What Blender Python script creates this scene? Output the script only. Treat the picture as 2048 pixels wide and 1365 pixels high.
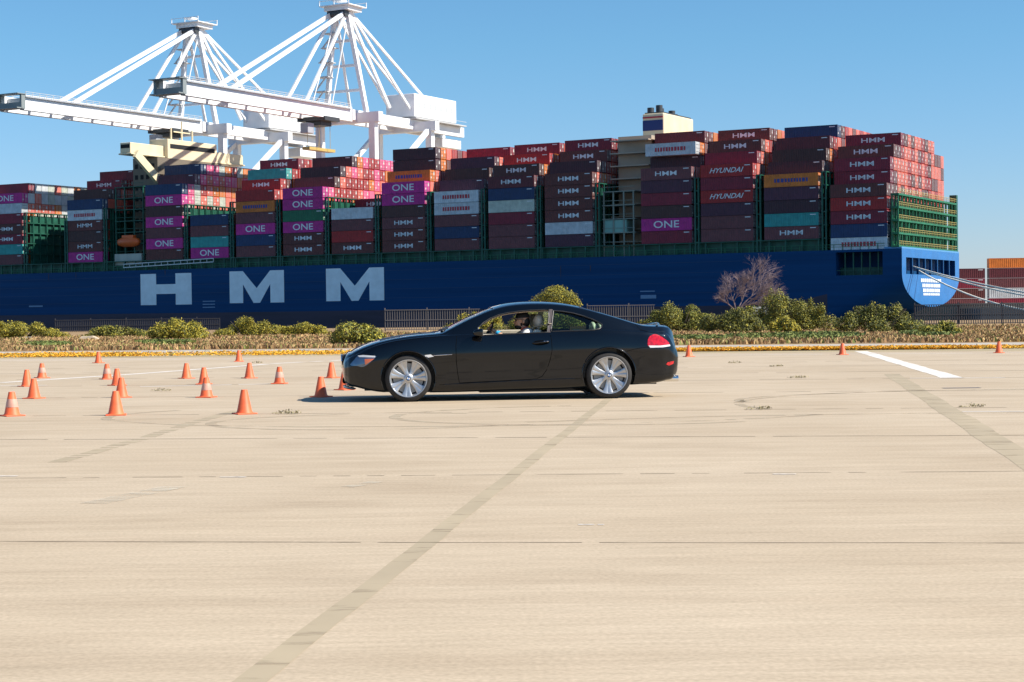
import bpy, bmesh, math, random
import numpy as np
from mathutils import Vector, Matrix
random.seed(7); rng = np.random.default_rng(7)
R = math.radians
S = bpy.context.scene
for o in list(bpy.data.objects): bpy.data.objects.remove(o)
COL = S.collection

# ------------------------------------------------------------------ camera, sky, sun, exposure
F = 3540.0; CAMH = 1.20                      # focal length in photo pixels, eye height
cd = bpy.data.cameras.new('camera'); cam = bpy.data.objects.new('camera', cd); COL.objects.link(cam)
cd.sensor_width = 36; cd.lens = 36 * F / 2048; cd.clip_start = .1; cd.clip_end = 20000
MROT = Matrix.Rotation(R(90 - 0.9), 3, 'X') @ Matrix.Rotation(R(-0.7), 3, 'Z')
cam.matrix_world = Matrix.Translation((0, 0, CAMH)) @ MROT.to_4x4()
S.camera = cam
SUN_EL, SUN_AZ = 44.0, -14.0                 # azimuth measured from +x (image right) towards +y
sd = bpy.data.lights.new('sun', 'SUN'); sd.energy = 5.0; sd.angle = R(.53); sd.color = (1, .93, .82)
sun = bpy.data.objects.new('sun', sd); COL.objects.link(sun)
sv = Vector((math.cos(R(SUN_EL)) * math.cos(R(SUN_AZ)), math.cos(R(SUN_EL)) * math.sin(R(SUN_AZ)), math.sin(R(SUN_EL))))
sun.rotation_euler = (-sv).to_track_quat('-Z', 'Y').to_euler(); sun.location = sv * 100
W = bpy.data.worlds.new('World'); S.world = W; W.use_nodes = True
nt = W.node_tree; bg = nt.nodes['Background']
sky = nt.nodes.new('ShaderNodeTexSky'); sky.sky_type = 'NISHITA'; sky.sun_disc = False
sky.sun_elevation = R(SUN_EL); sky.sun_rotation = R(90 - SUN_AZ)
sky.air_density = 1.0; sky.dust_density = 0.15; sky.ozone_density = 4.0; sky.altitude = 0
tcw = nt.nodes.new('ShaderNodeTexCoord'); sx = nt.nodes.new('ShaderNodeSeparateXYZ'); nt.links.new(tcw.outputs['Generated'], sx.inputs[0])
rw = nt.nodes.new('ShaderNodeValToRGB'); nt.links.new(sx.outputs[2], rw.inputs[0])          # clear coastal air: deeper blue than the stock sky
rw.color_ramp.elements[0].position = .01; rw.color_ramp.elements[0].color = (.58, .64, .86, 1); rw.color_ramp.elements[1].position = .15; rw.color_ramp.elements[1].color = (.50, .74, .84, 1)
mw = nt.nodes.new('ShaderNodeMix'); mw.data_type = 'RGBA'; mw.blend_type = 'MULTIPLY'; mw.inputs[0].default_value = 1
nt.links.new(sky.outputs[0], mw.inputs[6]); nt.links.new(rw.outputs[0], mw.inputs[7])
nt.links.new(mw.outputs[2], bg.inputs[0]); bg.inputs[1].default_value = .105
S.view_settings.view_transform = 'Standard'; S.view_settings.look = 'None'
S.view_settings.gamma = 1; S.view_settings.exposure = 0.62
S.cycles.max_bounces = 8; S.cycles.transparent_max_bounces = 24

def ray(px, py):
    return MROT @ Vector(((px - 1024) / F, (682.5 - py) / F, -1))
def ground(px, py, z=0):
    d = ray(px, py); t = (z - CAMH) / d.z
    return Vector((d.x * t, d.y * t, z))
def at(px, py, Y):
    d = ray(px, py); t = Y / d.y
    return Vector((d.x * t, Y, CAMH + d.z * t))

# ------------------------------------------------------------------ materials
MATS = {}
def mat(name, col, rough=.6, metal=0, var=0., scale=3., objvar=0., coat=0., spec=.5, stretch=None, col2=None, bump=0.):
    if name in MATS: return MATS[name]
    m = bpy.data.materials.new(name); m.use_nodes = True; n = m.node_tree; b = n.nodes['Principled BSDF']
    b.inputs['Base Color'].default_value = (*col, 1); b.inputs['Roughness'].default_value = rough
    b.inputs['Metallic'].default_value = metal; b.inputs['Coat Weight'].default_value = coat
    b.inputs['Specular IOR Level'].default_value = spec; b.inputs['Coat Roughness'].default_value = .02
    src = None
    if var or col2:
        tc = n.nodes.new('ShaderNodeTexCoord'); mp = n.nodes.new('ShaderNodeMapping')
        if stretch: mp.inputs['Scale'].default_value = stretch
        n.links.new(tc.outputs['Object'], mp.inputs[0])
        no = n.nodes.new('ShaderNodeTexNoise'); no.inputs['Scale'].default_value = scale; no.inputs['Detail'].default_value = 6
        n.links.new(mp.outputs[0], no.inputs['Vector'])
        cr = n.nodes.new('ShaderNodeValToRGB'); cr.color_ramp.elements[0].position = .35; cr.color_ramp.elements[1].position = .65
        c2 = col2 if col2 else tuple(min(1, c * (1 + var)) for c in col)
        cr.color_ramp.elements[0].color = (*[c * (1 - var) for c in col], 1); cr.color_ramp.elements[1].color = (*c2, 1)
        n.links.new(no.outputs[0], cr.inputs[0]); src = cr.outputs[0]
        if bump:
            bp = n.nodes.new('ShaderNodeBump'); bp.inputs['Strength'].default_value = bump
            n.links.new(no.outputs[0], bp.inputs['Height']); n.links.new(bp.outputs[0], b.inputs['Normal'])
    if objvar:
        oi = n.nodes.new('ShaderNodeObjectInfo'); hs = n.nodes.new('ShaderNodeHueSaturation')
        mr = n.nodes.new('ShaderNodeMapRange'); mr.inputs[3].default_value = 1 - objvar; mr.inputs[4].default_value = 1 + objvar
        n.links.new(oi.outputs['Random'], mr.inputs[0]); n.links.new(mr.outputs[0], hs.inputs['Value'])
        if src: n.links.new(src, hs.inputs['Color'])
        else: hs.inputs['Color'].default_value = (*col, 1)
        src = hs.outputs[0]
    if src: n.links.new(src, b.inputs['Base Color'])
    MATS[name] = m; return m

def glass_mat(name, tint, gl=1.0):
    m = bpy.data.materials.new(name); m.use_nodes = True; n = m.node_tree; n.nodes.clear()
    out = n.nodes.new('ShaderNodeOutputMaterial'); mx = n.nodes.new('ShaderNodeMixShader')
    tr = n.nodes.new('ShaderNodeBsdfTransparent'); g = n.nodes.new('ShaderNodeBsdfGlossy'); fr = n.nodes.new('ShaderNodeFresnel')
    tr.inputs[0].default_value = (*tint, 1); g.inputs['Roughness'].default_value = .02; fr.inputs[0].default_value = 1.55
    n.links.new(fr.outputs[0], mx.inputs[0]); n.links.new(tr.outputs[0], mx.inputs[1]); n.links.new(g.outputs[0], mx.inputs[2])
    n.links.new(mx.outputs[0], out.inputs[0]); MATS[name] = m; return m

CC = dict(maroon=(.11, .014, .022), brown=(.12, .026, .022), purple=(.075, .018, .04), plum=(.05, .012, .022), umber=(.07, .022, .02),
          rosewood=(.15, .04, .045), crimson=(.21, .010, .030), red=(.36, .016, .016), magenta=(.48, .016, .22), navy=(.008, .035, .11),
          teal=(.03, .30, .28), orange=(.62, .17, .02), coral=(.70, .15, .10), pink=(.72, .10, .24), white=(.55, .58, .60), cream=(.48, .52, .44), green=(.01, .13, .06))  # coral and pink: faded tones, lightened to paint sunlight into the end rows
CNAME = dict(maroon='maroon', brown='brown red', purple='dull purple', plum='dark plum', umber='dark brown', rosewood='rosewood pink',
             crimson='crimson', red='bright red', magenta='magenta', navy='navy blue', teal='teal', orange='orange', coral='coral red', pink='bright pink', white='white', cream='cream', green='dark green')
for k, c in CC.items(): mat('container_' + k, c, .55, 0, .14, .8, .1)
M_WT = mat('white_lettering', (.72, .74, .76), .5); M_RT = mat('red_lettering', (.45, .03, .05), .5); M_BT = mat('blue_lettering', (.03, .05, .25), .5)
M_ROD = mat('door_rod', (.58, .56, .54), .5); M_CFRAME = mat('container_gap', (.02, .02, .02), .8)
M_HULL = mat('hull_blue', (.004, .052, .150), .5, 0, .13, .5, stretch=(.03, .03, 1.6), spec=.12)
M_BOOT = mat('hull_boot', (.045, .028, .05), .6, 0, .2, .4, stretch=(.1, .1, 1))
M_SGREEN = mat('ship_green', (.008, .085, .055), .5, 0, .25, .6)
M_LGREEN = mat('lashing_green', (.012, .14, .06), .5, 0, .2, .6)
M_DARK = mat('dark_void', (.006, .008, .010), .8)
M_BEIGE = mat('superstructure_cream', (.70, .60, .40), .5, 0, .08, .3)
M_GREYG = mat('superstructure_grey', (.22, .24, .20), .6, 0, .1, .3)
M_CRANE = mat('crane_white', (.78, .79, .80), .45, 0, .05, .2)
M_STEEL = mat('steel_dark', (.06, .065, .07), .5, .3)
M_YEL = mat('yellow_rail', (.45, .34, .10), .5)
M_ORG = mat('lifeboat_orange', (.7, .12, .02), .4)
M_ROPE = mat('rope', (.72, .70, .62), .8, 0, .1, 3)

# ------------------------------------------------------------------ mesh helpers
def link(name, me, mats, parent=None, loc=None, rot=None):
    o = bpy.data.objects.new(name, me); COL.objects.link(o)
    for m in (mats if isinstance(mats, (list, tuple)) else [mats]): 
        if m.name not in [x.name for x in me.materials if x]: me.materials.append(m)
    if parent: o.parent = parent
    if loc is not None: o.location = loc
    if rot is not None: o.rotation_euler = rot
    return o
def tag(o, label, cat, group=None, kind=None):
    if label: o['label'] = label
    if cat: o['category'] = cat
    if group: o['group'] = group
    if kind: o['kind'] = kind
    return o
def empty(name, label, cat, loc=(0, 0, 0), rz=0, group=None):
    o = bpy.data.objects.new(name, None); COL.objects.link(o); o.location = loc; o.rotation_euler = (0, 0, rz)
    return tag(o, label, cat, group)
class MB:
    def __init__(s): s.v = []; s.f = []; s.m = []
    def add(s, vs, fs, mi=0):
        b = len(s.v); s.v += [tuple(v) for v in vs]; s.f += [tuple(i + b for i in f) for f in fs]; s.m += [mi] * len(fs); return s
    def box(s, x0, x1, y0, y1, z0, z1, mi=0):
        vs = [(x, y, z) for x in (x0, x1) for y in (y0, y1) for z in (z0, z1)]
        return s.add(vs, [(0, 1, 3, 2), (4, 6, 7, 5), (0, 4, 5, 1), (2, 3, 7, 6), (0, 2, 6, 4), (1, 5, 7, 3)], mi)
    def bar(s, p, q, w, h=None, mi=0):
        p, q = Vector(p), Vector(q); d = (q - p).normalized(); h = h or w
        up = Vector((0, 0, 1)) if abs(d.z) < .95 else Vector((0, 1, 0))
        a = d.cross(up).normalized() * w / 2; b = a.cross(d).normalized() * h / 2
        vs = [e + sa * a + sb * b for e in (p, q) for sa, sb in ((-1, -1), (1, -1), (1, 1), (-1, 1))]
        return s.add(vs, [(0, 1, 2, 3), (7, 6, 5, 4), (0, 4, 5, 1), (1, 5, 6, 2), (2, 6, 7, 3), (3, 7, 4, 0)], mi)
    def tube(s, pts, r, n=8, mi=0, cap=True):
        pts = [Vector(p) for p in pts]; rs = r if isinstance(r, (list, tuple)) else [r] * len(pts); vs = []; fs = []
        for i, p in enumerate(pts):
            d = (pts[min(i + 1, len(pts) - 1)] - pts[max(i - 1, 0)]).normalized()
            up = Vector((0, 0, 1)) if abs(d.z) < .9 else Vector((1, 0, 0))
            a = d.cross(up).normalized(); b = a.cross(d).normalized()
            vs += [p + rs[i] * (a * math.cos(2 * math.pi * k / n) + b * math.sin(2 * math.pi * k / n)) for k in range(n)]
        for i in range(len(pts) - 1):
            fs += [(i * n + k, i * n + (k + 1) % n, (i + 1) * n + (k + 1) % n, (i + 1) * n + k) for k in range(n)]
        if cap: fs += [tuple(range(n))[::-1], tuple(range((len(pts) - 1) * n, len(pts) * n))]
        return s.add(vs, fs, mi)
    def lathe(s, prof, n=48, axis='y', c=(0, 0, 0), mi=0, close=False):
        """prof: list of (radius, along)"""
        vs = []; m = len(prof)
        for k in range(n):
            a = 2 * math.pi * k / n
            for r, t in prof:
                p = (r * math.cos(a), t, r * math.sin(a)) if axis == 'y' else (r * math.cos(a), r * math.sin(a), t)
                vs.append((p[0] + c[0], p[1] + c[1], p[2] + c[2]))
        fs = []
        for k in range(n):
            for i in range(m - 1 + (1 if close else 0)):
                j = (i + 1) % m; fs.append((k * m + i, k * m + j, ((k + 1) % n) * m + j, ((k + 1) % n) * m + i))
        return s.add(vs, fs, mi)
    def ico(s, c, r, mi=0, nu=14, nv=9):
        if not isinstance(r, (tuple, list)): r = (r, r, r)
        vs = [(c[0], c[1], c[2] - r[2])]; fs = []
        for j in range(1, nv):
            t = math.pi * j / nv
            for k in range(nu):
                a = 2 * math.pi * k / nu; vs.append((c[0] + r[0] * math.sin(t) * math.cos(a), c[1] + r[1] * math.sin(t) * math.sin(a), c[2] - r[2] * math.cos(t)))
        vs.append((c[0], c[1], c[2] + r[2])); L = len(vs) - 1
        for k in range(nu):
            fs.append((0, 1 + (k + 1) % nu, 1 + k)); fs.append((L, L - nu + k, L - nu + (k + 1) % nu))
            for j in range(nv - 2): a = 1 + j * nu; fs.append((a + k, a + (k + 1) % nu, a + nu + (k + 1) % nu, a + nu + k))
        return s.add(vs, fs, mi)
    def mesh(s, name, fix=True):
        me = bpy.data.meshes.new(name); me.from_pydata(s.v, [], s.f); me.polygons.foreach_set('material_index', s.m)
        if fix:
            bm = bmesh.new(); bm.from_mesh(me); bmesh.ops.recalc_face_normals(bm, faces=bm.faces); bm.to_mesh(me); bm.free()
        return me
    def build(s, name, mats, parent=None, smooth=None, loc=None, rot=None, bevel=None):
        me = s.mesh(name)
        o = link(name, me, mats, parent, loc, rot)
        if smooth is not None: shade(me, smooth)
        if bevel:
            b = o.modifiers.new('bevel', 'BEVEL'); b.width = bevel; b.segments = 2; b.limit_method = 'ANGLE'
        return o
def shade(me, ang=40):
    me.polygons.foreach_set('use_smooth', [True] * len(me.polygons)); me.set_sharp_from_angle(angle=R(ang))
def evaluated(o, name):
    dg = bpy.context.evaluated_depsgraph_get(); dg.update()
    return bpy.data.meshes.new_from_object(o.evaluated_get(dg))
def boolean(base_me, cutters, op='DIFFERENCE'):
    o = bpy.data.objects.new('tmp', base_me); COL.objects.link(o); tmp = [o]
    for c in cutters:
        k = bpy.data.objects.new('cut', c); COL.objects.link(k); tmp.append(k)
        m = o.modifiers.new('b', 'BOOLEAN'); m.operation = op; m.object = k; m.solver = 'EXACT'
    me = evaluated(o, 'res')
    for t in tmp: bpy.data.objects.remove(t)
    return me
TXT = {}
def text_mesh(s, shear=0, off=.012):
    """text centred at the origin in the x-z plane facing -y, cap height 1"""
    if (s, shear) in TXT: return TXT[(s, shear)]
    c = bpy.data.curves.new('txt', 'FONT'); c.body = s; c.align_x = 'CENTER'; c.offset = off; c.shear = shear; c.resolution_u = 3
    o = bpy.data.objects.new('txt', c); COL.objects.link(o); me = evaluated(o, 'txt'); bpy.data.objects.remove(o)
    v = np.array([p.co[:] for p in me.vertices]); f = [tuple(p.vertices) for p in me.polygons]
    h = v[:, 1].max() - v[:, 1].min(); v[:, 1] -= v[:, 1].min() + h / 2; v[:, 0] -= (v[:, 0].max() + v[:, 0].min()) / 2; v /= h
    TXT[(s, shear)] = (v, f); return v, f
def put_text(mb, s, cx, y, cz, w, h, mi, shear=0):
    v, f = text_mesh(s, shear); ww = v[:, 0].max() * 2
    mb.add([(cx + p[0] * w / ww, y, cz + p[1] * h) for p in v], f, mi)

# ------------------------------------------------------------------ ground
m = bpy.data.materials.new('concrete'); m.use_nodes = True; n = m.node_tree; b = n.nodes['Principled BSDF']
tc = n.nodes.new('ShaderNodeTexCoord')
def noise(scale, vec, det=6, st=(1, 1, 1)):
    mp = n.nodes.new('ShaderNodeMapping'); mp.inputs['Scale'].default_value = st; n.links.new(vec, mp.inputs[0])
    no = n.nodes.new('ShaderNodeTexNoise'); no.inputs['Scale'].default_value = scale; no.inputs['Detail'].default_value = det
    n.links.new(mp.outputs[0], no.inputs['Vector']); return no.outputs[0]
def ramp(inp, a, bcol, p0=.3, p1=.7):
    cr = n.nodes.new('ShaderNodeValToRGB'); cr.color_ramp.elements[0].position = p0; cr.color_ramp.elements[1].position = p1
    cr.color_ramp.elements[0].color = (*a, 1); cr.color_ramp.elements[1].color = (*bcol, 1); n.links.new(inp, cr.inputs[0]); return cr.outputs[0]
def mul(a, bb, fac=1.0):
    mx = n.nodes.new('ShaderNodeMix'); mx.data_type = 'RGBA'; mx.blend_type = 'MULTIPLY'; mx.inputs[0].default_value = fac
    n.links.new(a, mx.inputs[6]); n.links.new(bb, mx.inputs[7]); return mx.outputs[2]
ob = tc.outputs['Object']
c0 = ramp(noise(.22, ob, 8), (.462, .370, .264), (.522, .430, .320))
c0 = mul(c0, ramp(noise(1.0, ob, 7, (.35, 3.2, 1)), (.91, .895, .88), (1.04, 1.04, 1.04)))      # broom finish, drawn across the lanes
c0 = mul(c0, ramp(noise(5.0, ob, 5, (.4, 4, 1)), (.90, .90, .89), (1.04, 1.04, 1.04)))
c0 = mul(c0, ramp(noise(45, ob, 4), (.85, .85, .84), (1.07, 1.07, 1.07)))
c0 = mul(c0, ramp(noise(.7, ob, 9, (.6, 1, 1)), (.90, .885, .87), (1, 1, 1), .30, .48))
n.links.new(c0, b.inputs['Base Color']); b.inputs['Roughness'].default_value = .85
b.inputs['Specular IOR Level'].default_value = .25
MATS['concrete'] = M_CONC = m
def sheet(name, pts, z, m, kind='structure'):
    me = bpy.data.meshes.new(name); me.from_pydata([(p[0], p[1], z) for p in pts], [], [tuple(range(len(pts)))])
    o = link(name, me, m); tag(o, None, None, None, kind); return o
def edge_at(X, l, r):                           # a straight line on the ground through two measured points
    return l[1] + (r[1] - l[1]) * (X - l[0]) / (r[0] - l[0])
gl, gr = ground(0, 704), ground(2048, 685)      # edge between paving and dry grass
XL, XR = -160, 160
sheet('ground', [(-900, -900), (900, -900), (900, edge_at(900, gl, gr)), (-900, edge_at(-900, gl, gr))], 0, M_CONC)
# dry verge up to the water's edge
m = bpy.data.materials.new('dry_earth'); m.use_nodes = True; n = m.node_tree; b = n.nodes['Principled BSDF']; tc = n.nodes.new('ShaderNodeTexCoord'); ob = tc.outputs['Object']
c0 = ramp(noise(.25, ob, 8, (.5, 1, 1)), (.25, .155, .075), (.38, .25, .115), .3, .62)
c0 = mul(c0, ramp(noise(3, ob, 6), (.6, .6, .55), (1.1, 1.05, 1.0)))
n.links.new(c0, b.inputs['Base Color']); b.inputs['Roughness'].default_value = .95
M_EARTH = m
nx, ny = 90, 24; vs = []; fs = []
for j in range(ny + 1):
    for i in range(nx + 1):
        X = -900 + 1800 * i / nx; y0 = edge_at(X, gl, gr); Y = y0 + (165 - X * .55 * 0 - y0) * j / ny
        z = .0 if j in (0,) else .05 * math.sin(X * .31 + j) * math.sin(j * 1.7 + X * .07) + .04
        if j == ny: z = -3.5
        vs.append((X, Y, z))
for j in range(ny):
    for i in range(nx): a = j * (nx + 1) + i; fs.append((a, a + 1, a + nx + 2, a + nx + 1))
me = bpy.data.meshes.new('verge'); me.from_pydata(vs, [], fs); me.polygons.foreach_set('use_smooth', [True] * len(fs))
tag(link('verge', me, M_EARTH), None, None, None, 'structure')
M_WATER = mat('water', (.02, .05, .07), .12, 0, .3, .2)
sheet('water', [(-9000, -9000), (9000, -9000), (9000, 14000), (-9000, 14000)], -2.6, M_WATER)

M_LINE = mat('line_paint', (.66, .61, .55), .75, 0, .14, 2.5)
M_TAR = mat('joint_tar', (.16, .12, .08), .9, 0, .3, 4)
M_BAND = mat('band_stain', (.375, .305, .205), .9, 0, .08, 1.5, stretch=(1, .6, 1))
M_SKID = mat('skid_stain', (.425, .350, .248), .85, 0, .04, 3)
def worn(m_, lo, hi, scale, st):
    """let the ground show through a worn marking"""
    n_ = m_.node_tree; tc_ = n_.nodes.new('ShaderNodeTexCoord'); mp_ = n_.nodes.new('ShaderNodeMapping'); mp_.inputs['Scale'].default_value = st
    no_ = n_.nodes.new('ShaderNodeTexNoise'); no_.inputs['Scale'].default_value = scale; no_.inputs['Detail'].default_value = 8; no_.inputs['Roughness'].default_value = .65
    mr_ = n_.nodes.new('ShaderNodeMapRange'); mr_.inputs[1].default_value = lo; mr_.inputs[2].default_value = hi
    n_.links.new(tc_.outputs['Object'], mp_.inputs[0]); n_.links.new(mp_.outputs[0], no_.inputs['Vector']); n_.links.new(no_.outputs[0], mr_.inputs[0])
    n_.links.new(mr_.outputs[0], n_.nodes['Principled BSDF'].inputs['Alpha'])
worn(M_SKID, .40, .62, 2.0, (.6, 1.5, 1)); worn(M_BAND, .25, .45, 2.5, (.5, 2, 1)); worn(M_LINE, .12, .34, 5, (.5, 2, 1))
def strip(name, pts, w, z, m, wob=0., nseg=60, gaps=0.):
    """ribbon on the ground through (x, y) points; wob = edge irregularity"""
    pts = [Vector((p[0], p[1])) for p in pts]; L = [0]
    for a, c in zip(pts, pts[1:]): L.append(L[-1] + (c - a).length)
    mb = MB(); prev = None; ph = random.random() * 50
    for i in range(nseg + 1):
        t = L[-1] * i / nseg; k = max(j for j in range(len(pts) - 1) if L[j] <= t + 1e-9)
        u = (t - L[k]) / (L[k + 1] - L[k]); p = pts[k].lerp(pts[k + 1], u); d = (pts[k + 1] - pts[k]).normalized(); nn = Vector((-d.y, d.x))
        p = p + nn * wob * (math.sin(t * 1.3 + ph) + .5 * math.sin(t * 3.7 + ph))
        ww = w * (1 + (random.uniform(-.5, .5) if w < .06 else random.uniform(-.04, .04))) / 2
        cur = (p + nn * ww, p - nn * ww)
        if prev and random.random() >= gaps: mb.add([(prev[0].x, prev[0].y, z), (prev[1].x, prev[1].y, z), (cur[1].x, cur[1].y, z), (cur[0].x, cur[0].y, z)], [(0, 1, 2, 3)])
        prev = cur
    o = mb.build(name, m); tag(o, None, None, None, 'structure'); return o
def gp(*pts): return [tuple(ground(*p)[:2]) for p in pts]
def ext(a, c, k0, k1): 
    a, c = Vector(a), Vector(c); return [tuple(a + (c - a) * k0), tuple(a + (c - a) * k1)]
# slab joints across the picture
for (p, q, w, g) in (((0, 1084), (2048, 1087), .013, .06), ((0, 957), (2048, 943), .016, .25), ((0, 880), (2048, 871), .028, .12), ((0, 833), (2048, 815), .026, .3),
                     ((0, 797), (2048, 780), .035, .3), ((0, 774), (2048, 755), .05, .15), ((0, 760), (2048, 741), .05, .2), ((0, 748), (2048, 729), .05, .4), ((0, 738), (2048, 720), .05, .4)):
    a, c = gp(p, q); strip('slab_joint', ext(a, c, -1.5, 2.5), w, .0014, M_TAR, .006, 240, g)
# bands running away from the camera
strip('joint_band', ext(*gp((500, 1365), (1200, 812)), -1, 1.25), .115, .0014, M_BAND, .004, 120)
strip('joint_band', ext(*gp((2048, 918), (1788, 752)), -1, 1.05), .27, .0014, M_BAND, .01, 80)
strip('joint_band', ext(*gp((120, 925), (470, 822)), 0, 1.0), .16, .0014, M_BAND, .02, 60, .35)
a, c = gp((1790, 760), (1200, 812)); 
# painted lines
strip('painted_line', gp((1908, 757), (1722, 703)), .36, .0028, M_LINE, .012, 40, .0)
strip('painted_line', gp((0, 766), (250, 750), (560, 727), (780, 716)), .24, .0028, M_LINE, .01, 60, .06)
strip('painted_line', gp((280, 774), (560, 768)), .14, .0028, M_LINE, .01, 20, .1)
strip('painted_line', gp((-200, 774), (110, 771)), .12, .0028, M_LINE, .01, 20, .1)
strip('painted_line', gp((1820, 757), (2010, 756)), .12, .0028, M_LINE, .01, 12)
strip('painted_line', gp((1925, 824), (2300, 822)), .09, .0028, M_LINE, .004, 20)
strip('painted_line', gp((-60, 953), (35, 953)), .05, .0028, M_LINE, .004, 20)
strip('painted_line', gp((440, 955), (492, 955)), .04, .0028, M_LINE, .004, 10)
strip('painted_line', gp((1545, 949), (1592, 949)), .04, .0028, M_LINE, .004, 10)
strip('painted_line', gp((1150, 1050), (1215, 1050)), .03, .0028, M_LINE, .004, 10, .2)
M_FADE = mat('faded_paint', (.56, .49, .38), .8, 0, .06, 3)
worn(M_FADE, .42, .66, 3.0, (.5, 2.5, 1))
strip('faded_line', gp((190, 1008), (350, 974)), .20, .0028, M_FADE, .01, 40, 0)
strip('faded_line', gp((690, 975), (750, 964)), .12, .0028, M_FADE, .01, 12, 0)
a, c = gp((0, 722), (2048, 706)); strip('painted_line', ext(a, c, -1, 2), .16, .0028, M_LINE, .01, 160, .06)
strip('dark_streak', gp((1885, 777), (1960, 776)), .18, .0028, mat('streak_dark', (.07, .06, .08), .6), .01, 14)  # flat dark purple streak lying on the paving
# tyre marks
for cx, cy, rx, ry, a0, a1 in ((-1.5, 20.0, 1.9, 1.5, 60, 320), (1.2, 20.8, 2.6, 2.0, 100, 300), (-.4, 21.5, 4.5, 2.6, 150, 330), (6.5, 22.5, 3.6, 3.2, 70, 200), (8, 23.5, 5, 2.4, 60, 190), (4, 17, 6, 3.2, 30, 130)):
    strip('tyre_mark', [(cx + rx * math.cos(R(a0 + (a1 - a0) * i / 30)), cy + ry * math.sin(R(a0 + (a1 - a0) * i / 30))) for i in range(31)], .13, .0021, M_SKID, .012, 90, .04)
# light kerb strip and worn strip before the grass
def band(name, l0, r0, l1, r1, z, m):
    a, c = gp(l0, r0); e, f = gp(l1, r1)
    p = ext(a, c, -2, 3); q = ext(e, f, -2, 3); return sheet(name, [p[0], p[1], q[1], q[0]], z, m)
band('path', (0, 709.5), (2048, 691), (0, 704.5), (2048, 685.5), .0014, mat('pale_path', (.40, .36, .31), .9, 0, .12, 1, stretch=(.3, 2, 1)))
band('weedy_strip', (0, 718), (2048, 702), (0, 710), (2048, 692), .0014, mat('weedy_ground', (.36, .29, .17), .95, 0, .25, .8, stretch=(.3, 2, 1)))

def scatter(name, n_, pos, size, mats, weights, label, cat='grass', tall=1., lean=.5, group=None):
    """many small blades / petals as one mesh"""
    P = np.array([pos() for _ in range(n_)]); a = rng.uniform(0, 2 * math.pi, n_); s = size * rng.uniform(.5, 1.4, n_)
    d = np.stack([np.cos(a), np.sin(a), np.zeros(n_)], 1) * (s * .5)[:, None]
    lx = rng.normal(0, lean, (n_, 2)) * s[:, None]
    top = P + np.stack([lx[:, 0], lx[:, 1], s * tall], 1)
    v = np.stack([P - d, P + d, top + d * .35, top - d * .35], 1).reshape(-1, 3)
    me = bpy.data.meshes.new(name); f = np.arange(4 * n_).reshape(-1, 4); me.from_pydata(v.tolist(), [], f.tolist())
    me.polygons.foreach_set('material_index', rng.choice(len(mats), n_, p=weights).astype(np.int32))
    o = link(name, me, list(mats)); tag(o, label, cat, group, 'stuff'); return o
M_STRAW = [mat('straw_%d' % i, c, .9, 0, .25, .6) for i, c in enumerate(((.42, .27, .12), (.32, .18, .08), (.22, .13, .06), (.50, .36, .16)))]
M_GRN = [mat('leafgreen_%d' % i, c, .8) for i, c in enumerate(((.12, .16, .035), (.075, .10, .02), (.20, .22, .05)))]
def pos_grass():
    X = rng.uniform(-48, 48); y0 = edge_at(X, gl, gr) + .3
    while True:
        Y = y0 + rng.exponential(18)
        if Y < 118: break
    h = math.sin(X * .5 + 2) * math.sin(Y * .35 + X * .13)
    if h < -.35 and rng.random() < .75: return pos_grass()
    return (X, Y, 0.02)
scatter('dry_grass', 150000, pos_grass, .085, M_STRAW + [M_GRN[2]], [.32, .25, .15, .16, .12], 'dry tan and rust grass covering the verge beyond the paving', tall=1.3, lean=.35)
def pos_patch(c):
    def f():
        px, py, rx, ry = c[rng.integers(len(c))]
        while True:
            u, v = rng.uniform(-1, 1, 2)
            if u * u + v * v < 1: break
        p = ground(px + u * rx, py + v * ry); return (p.x, p.y, .02)
    return f
scatter('green_grass', 9000, pos_patch([(95, 694, 45, 4), (1580, 678, 130, 6), (1860, 672, 60, 5), (1400, 682, 60, 4), (1640, 676, 90, 6), (330, 690, 60, 3)]), .15, M_GRN, [.5, .1, .4], 'bright green grass patches growing among the dry grass', lean=.4)
def pos_flower():
    while True:
        u = rng.uniform(-.05, 1.05); v = abs(rng.normal(0, .35))
        if v > 1: continue
        px = 2048 * u
        dens = (.9 if .66 < u < .93 else .45 + .4 * math.sin(u * 23) * math.sin(u * 7.3 + 1))
        if u < .34: dens *= .45
        if rng.random() > dens: continue
        p = ground(px, 716.5 - 18.5 * u - 5.5 * v - (3.5 if rng.random() < .3 and u < .6 else 0)); return (p.x, p.y, .01 + rng.uniform(0, .05))
M_FLW = [mat('petal_%d' % i, c, .7) for i, c in enumerate(((.78, .42, .02), (.70, .32, .01), (.22, .20, .04)))]
scatter('yellow_flowers', 60000, pos_flower, .055, M_FLW, [.52, .30, .18], 'low yellow orange wildflowers in a strip along the paving edge', 'flowers', tall=.5, lean=.8)

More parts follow.
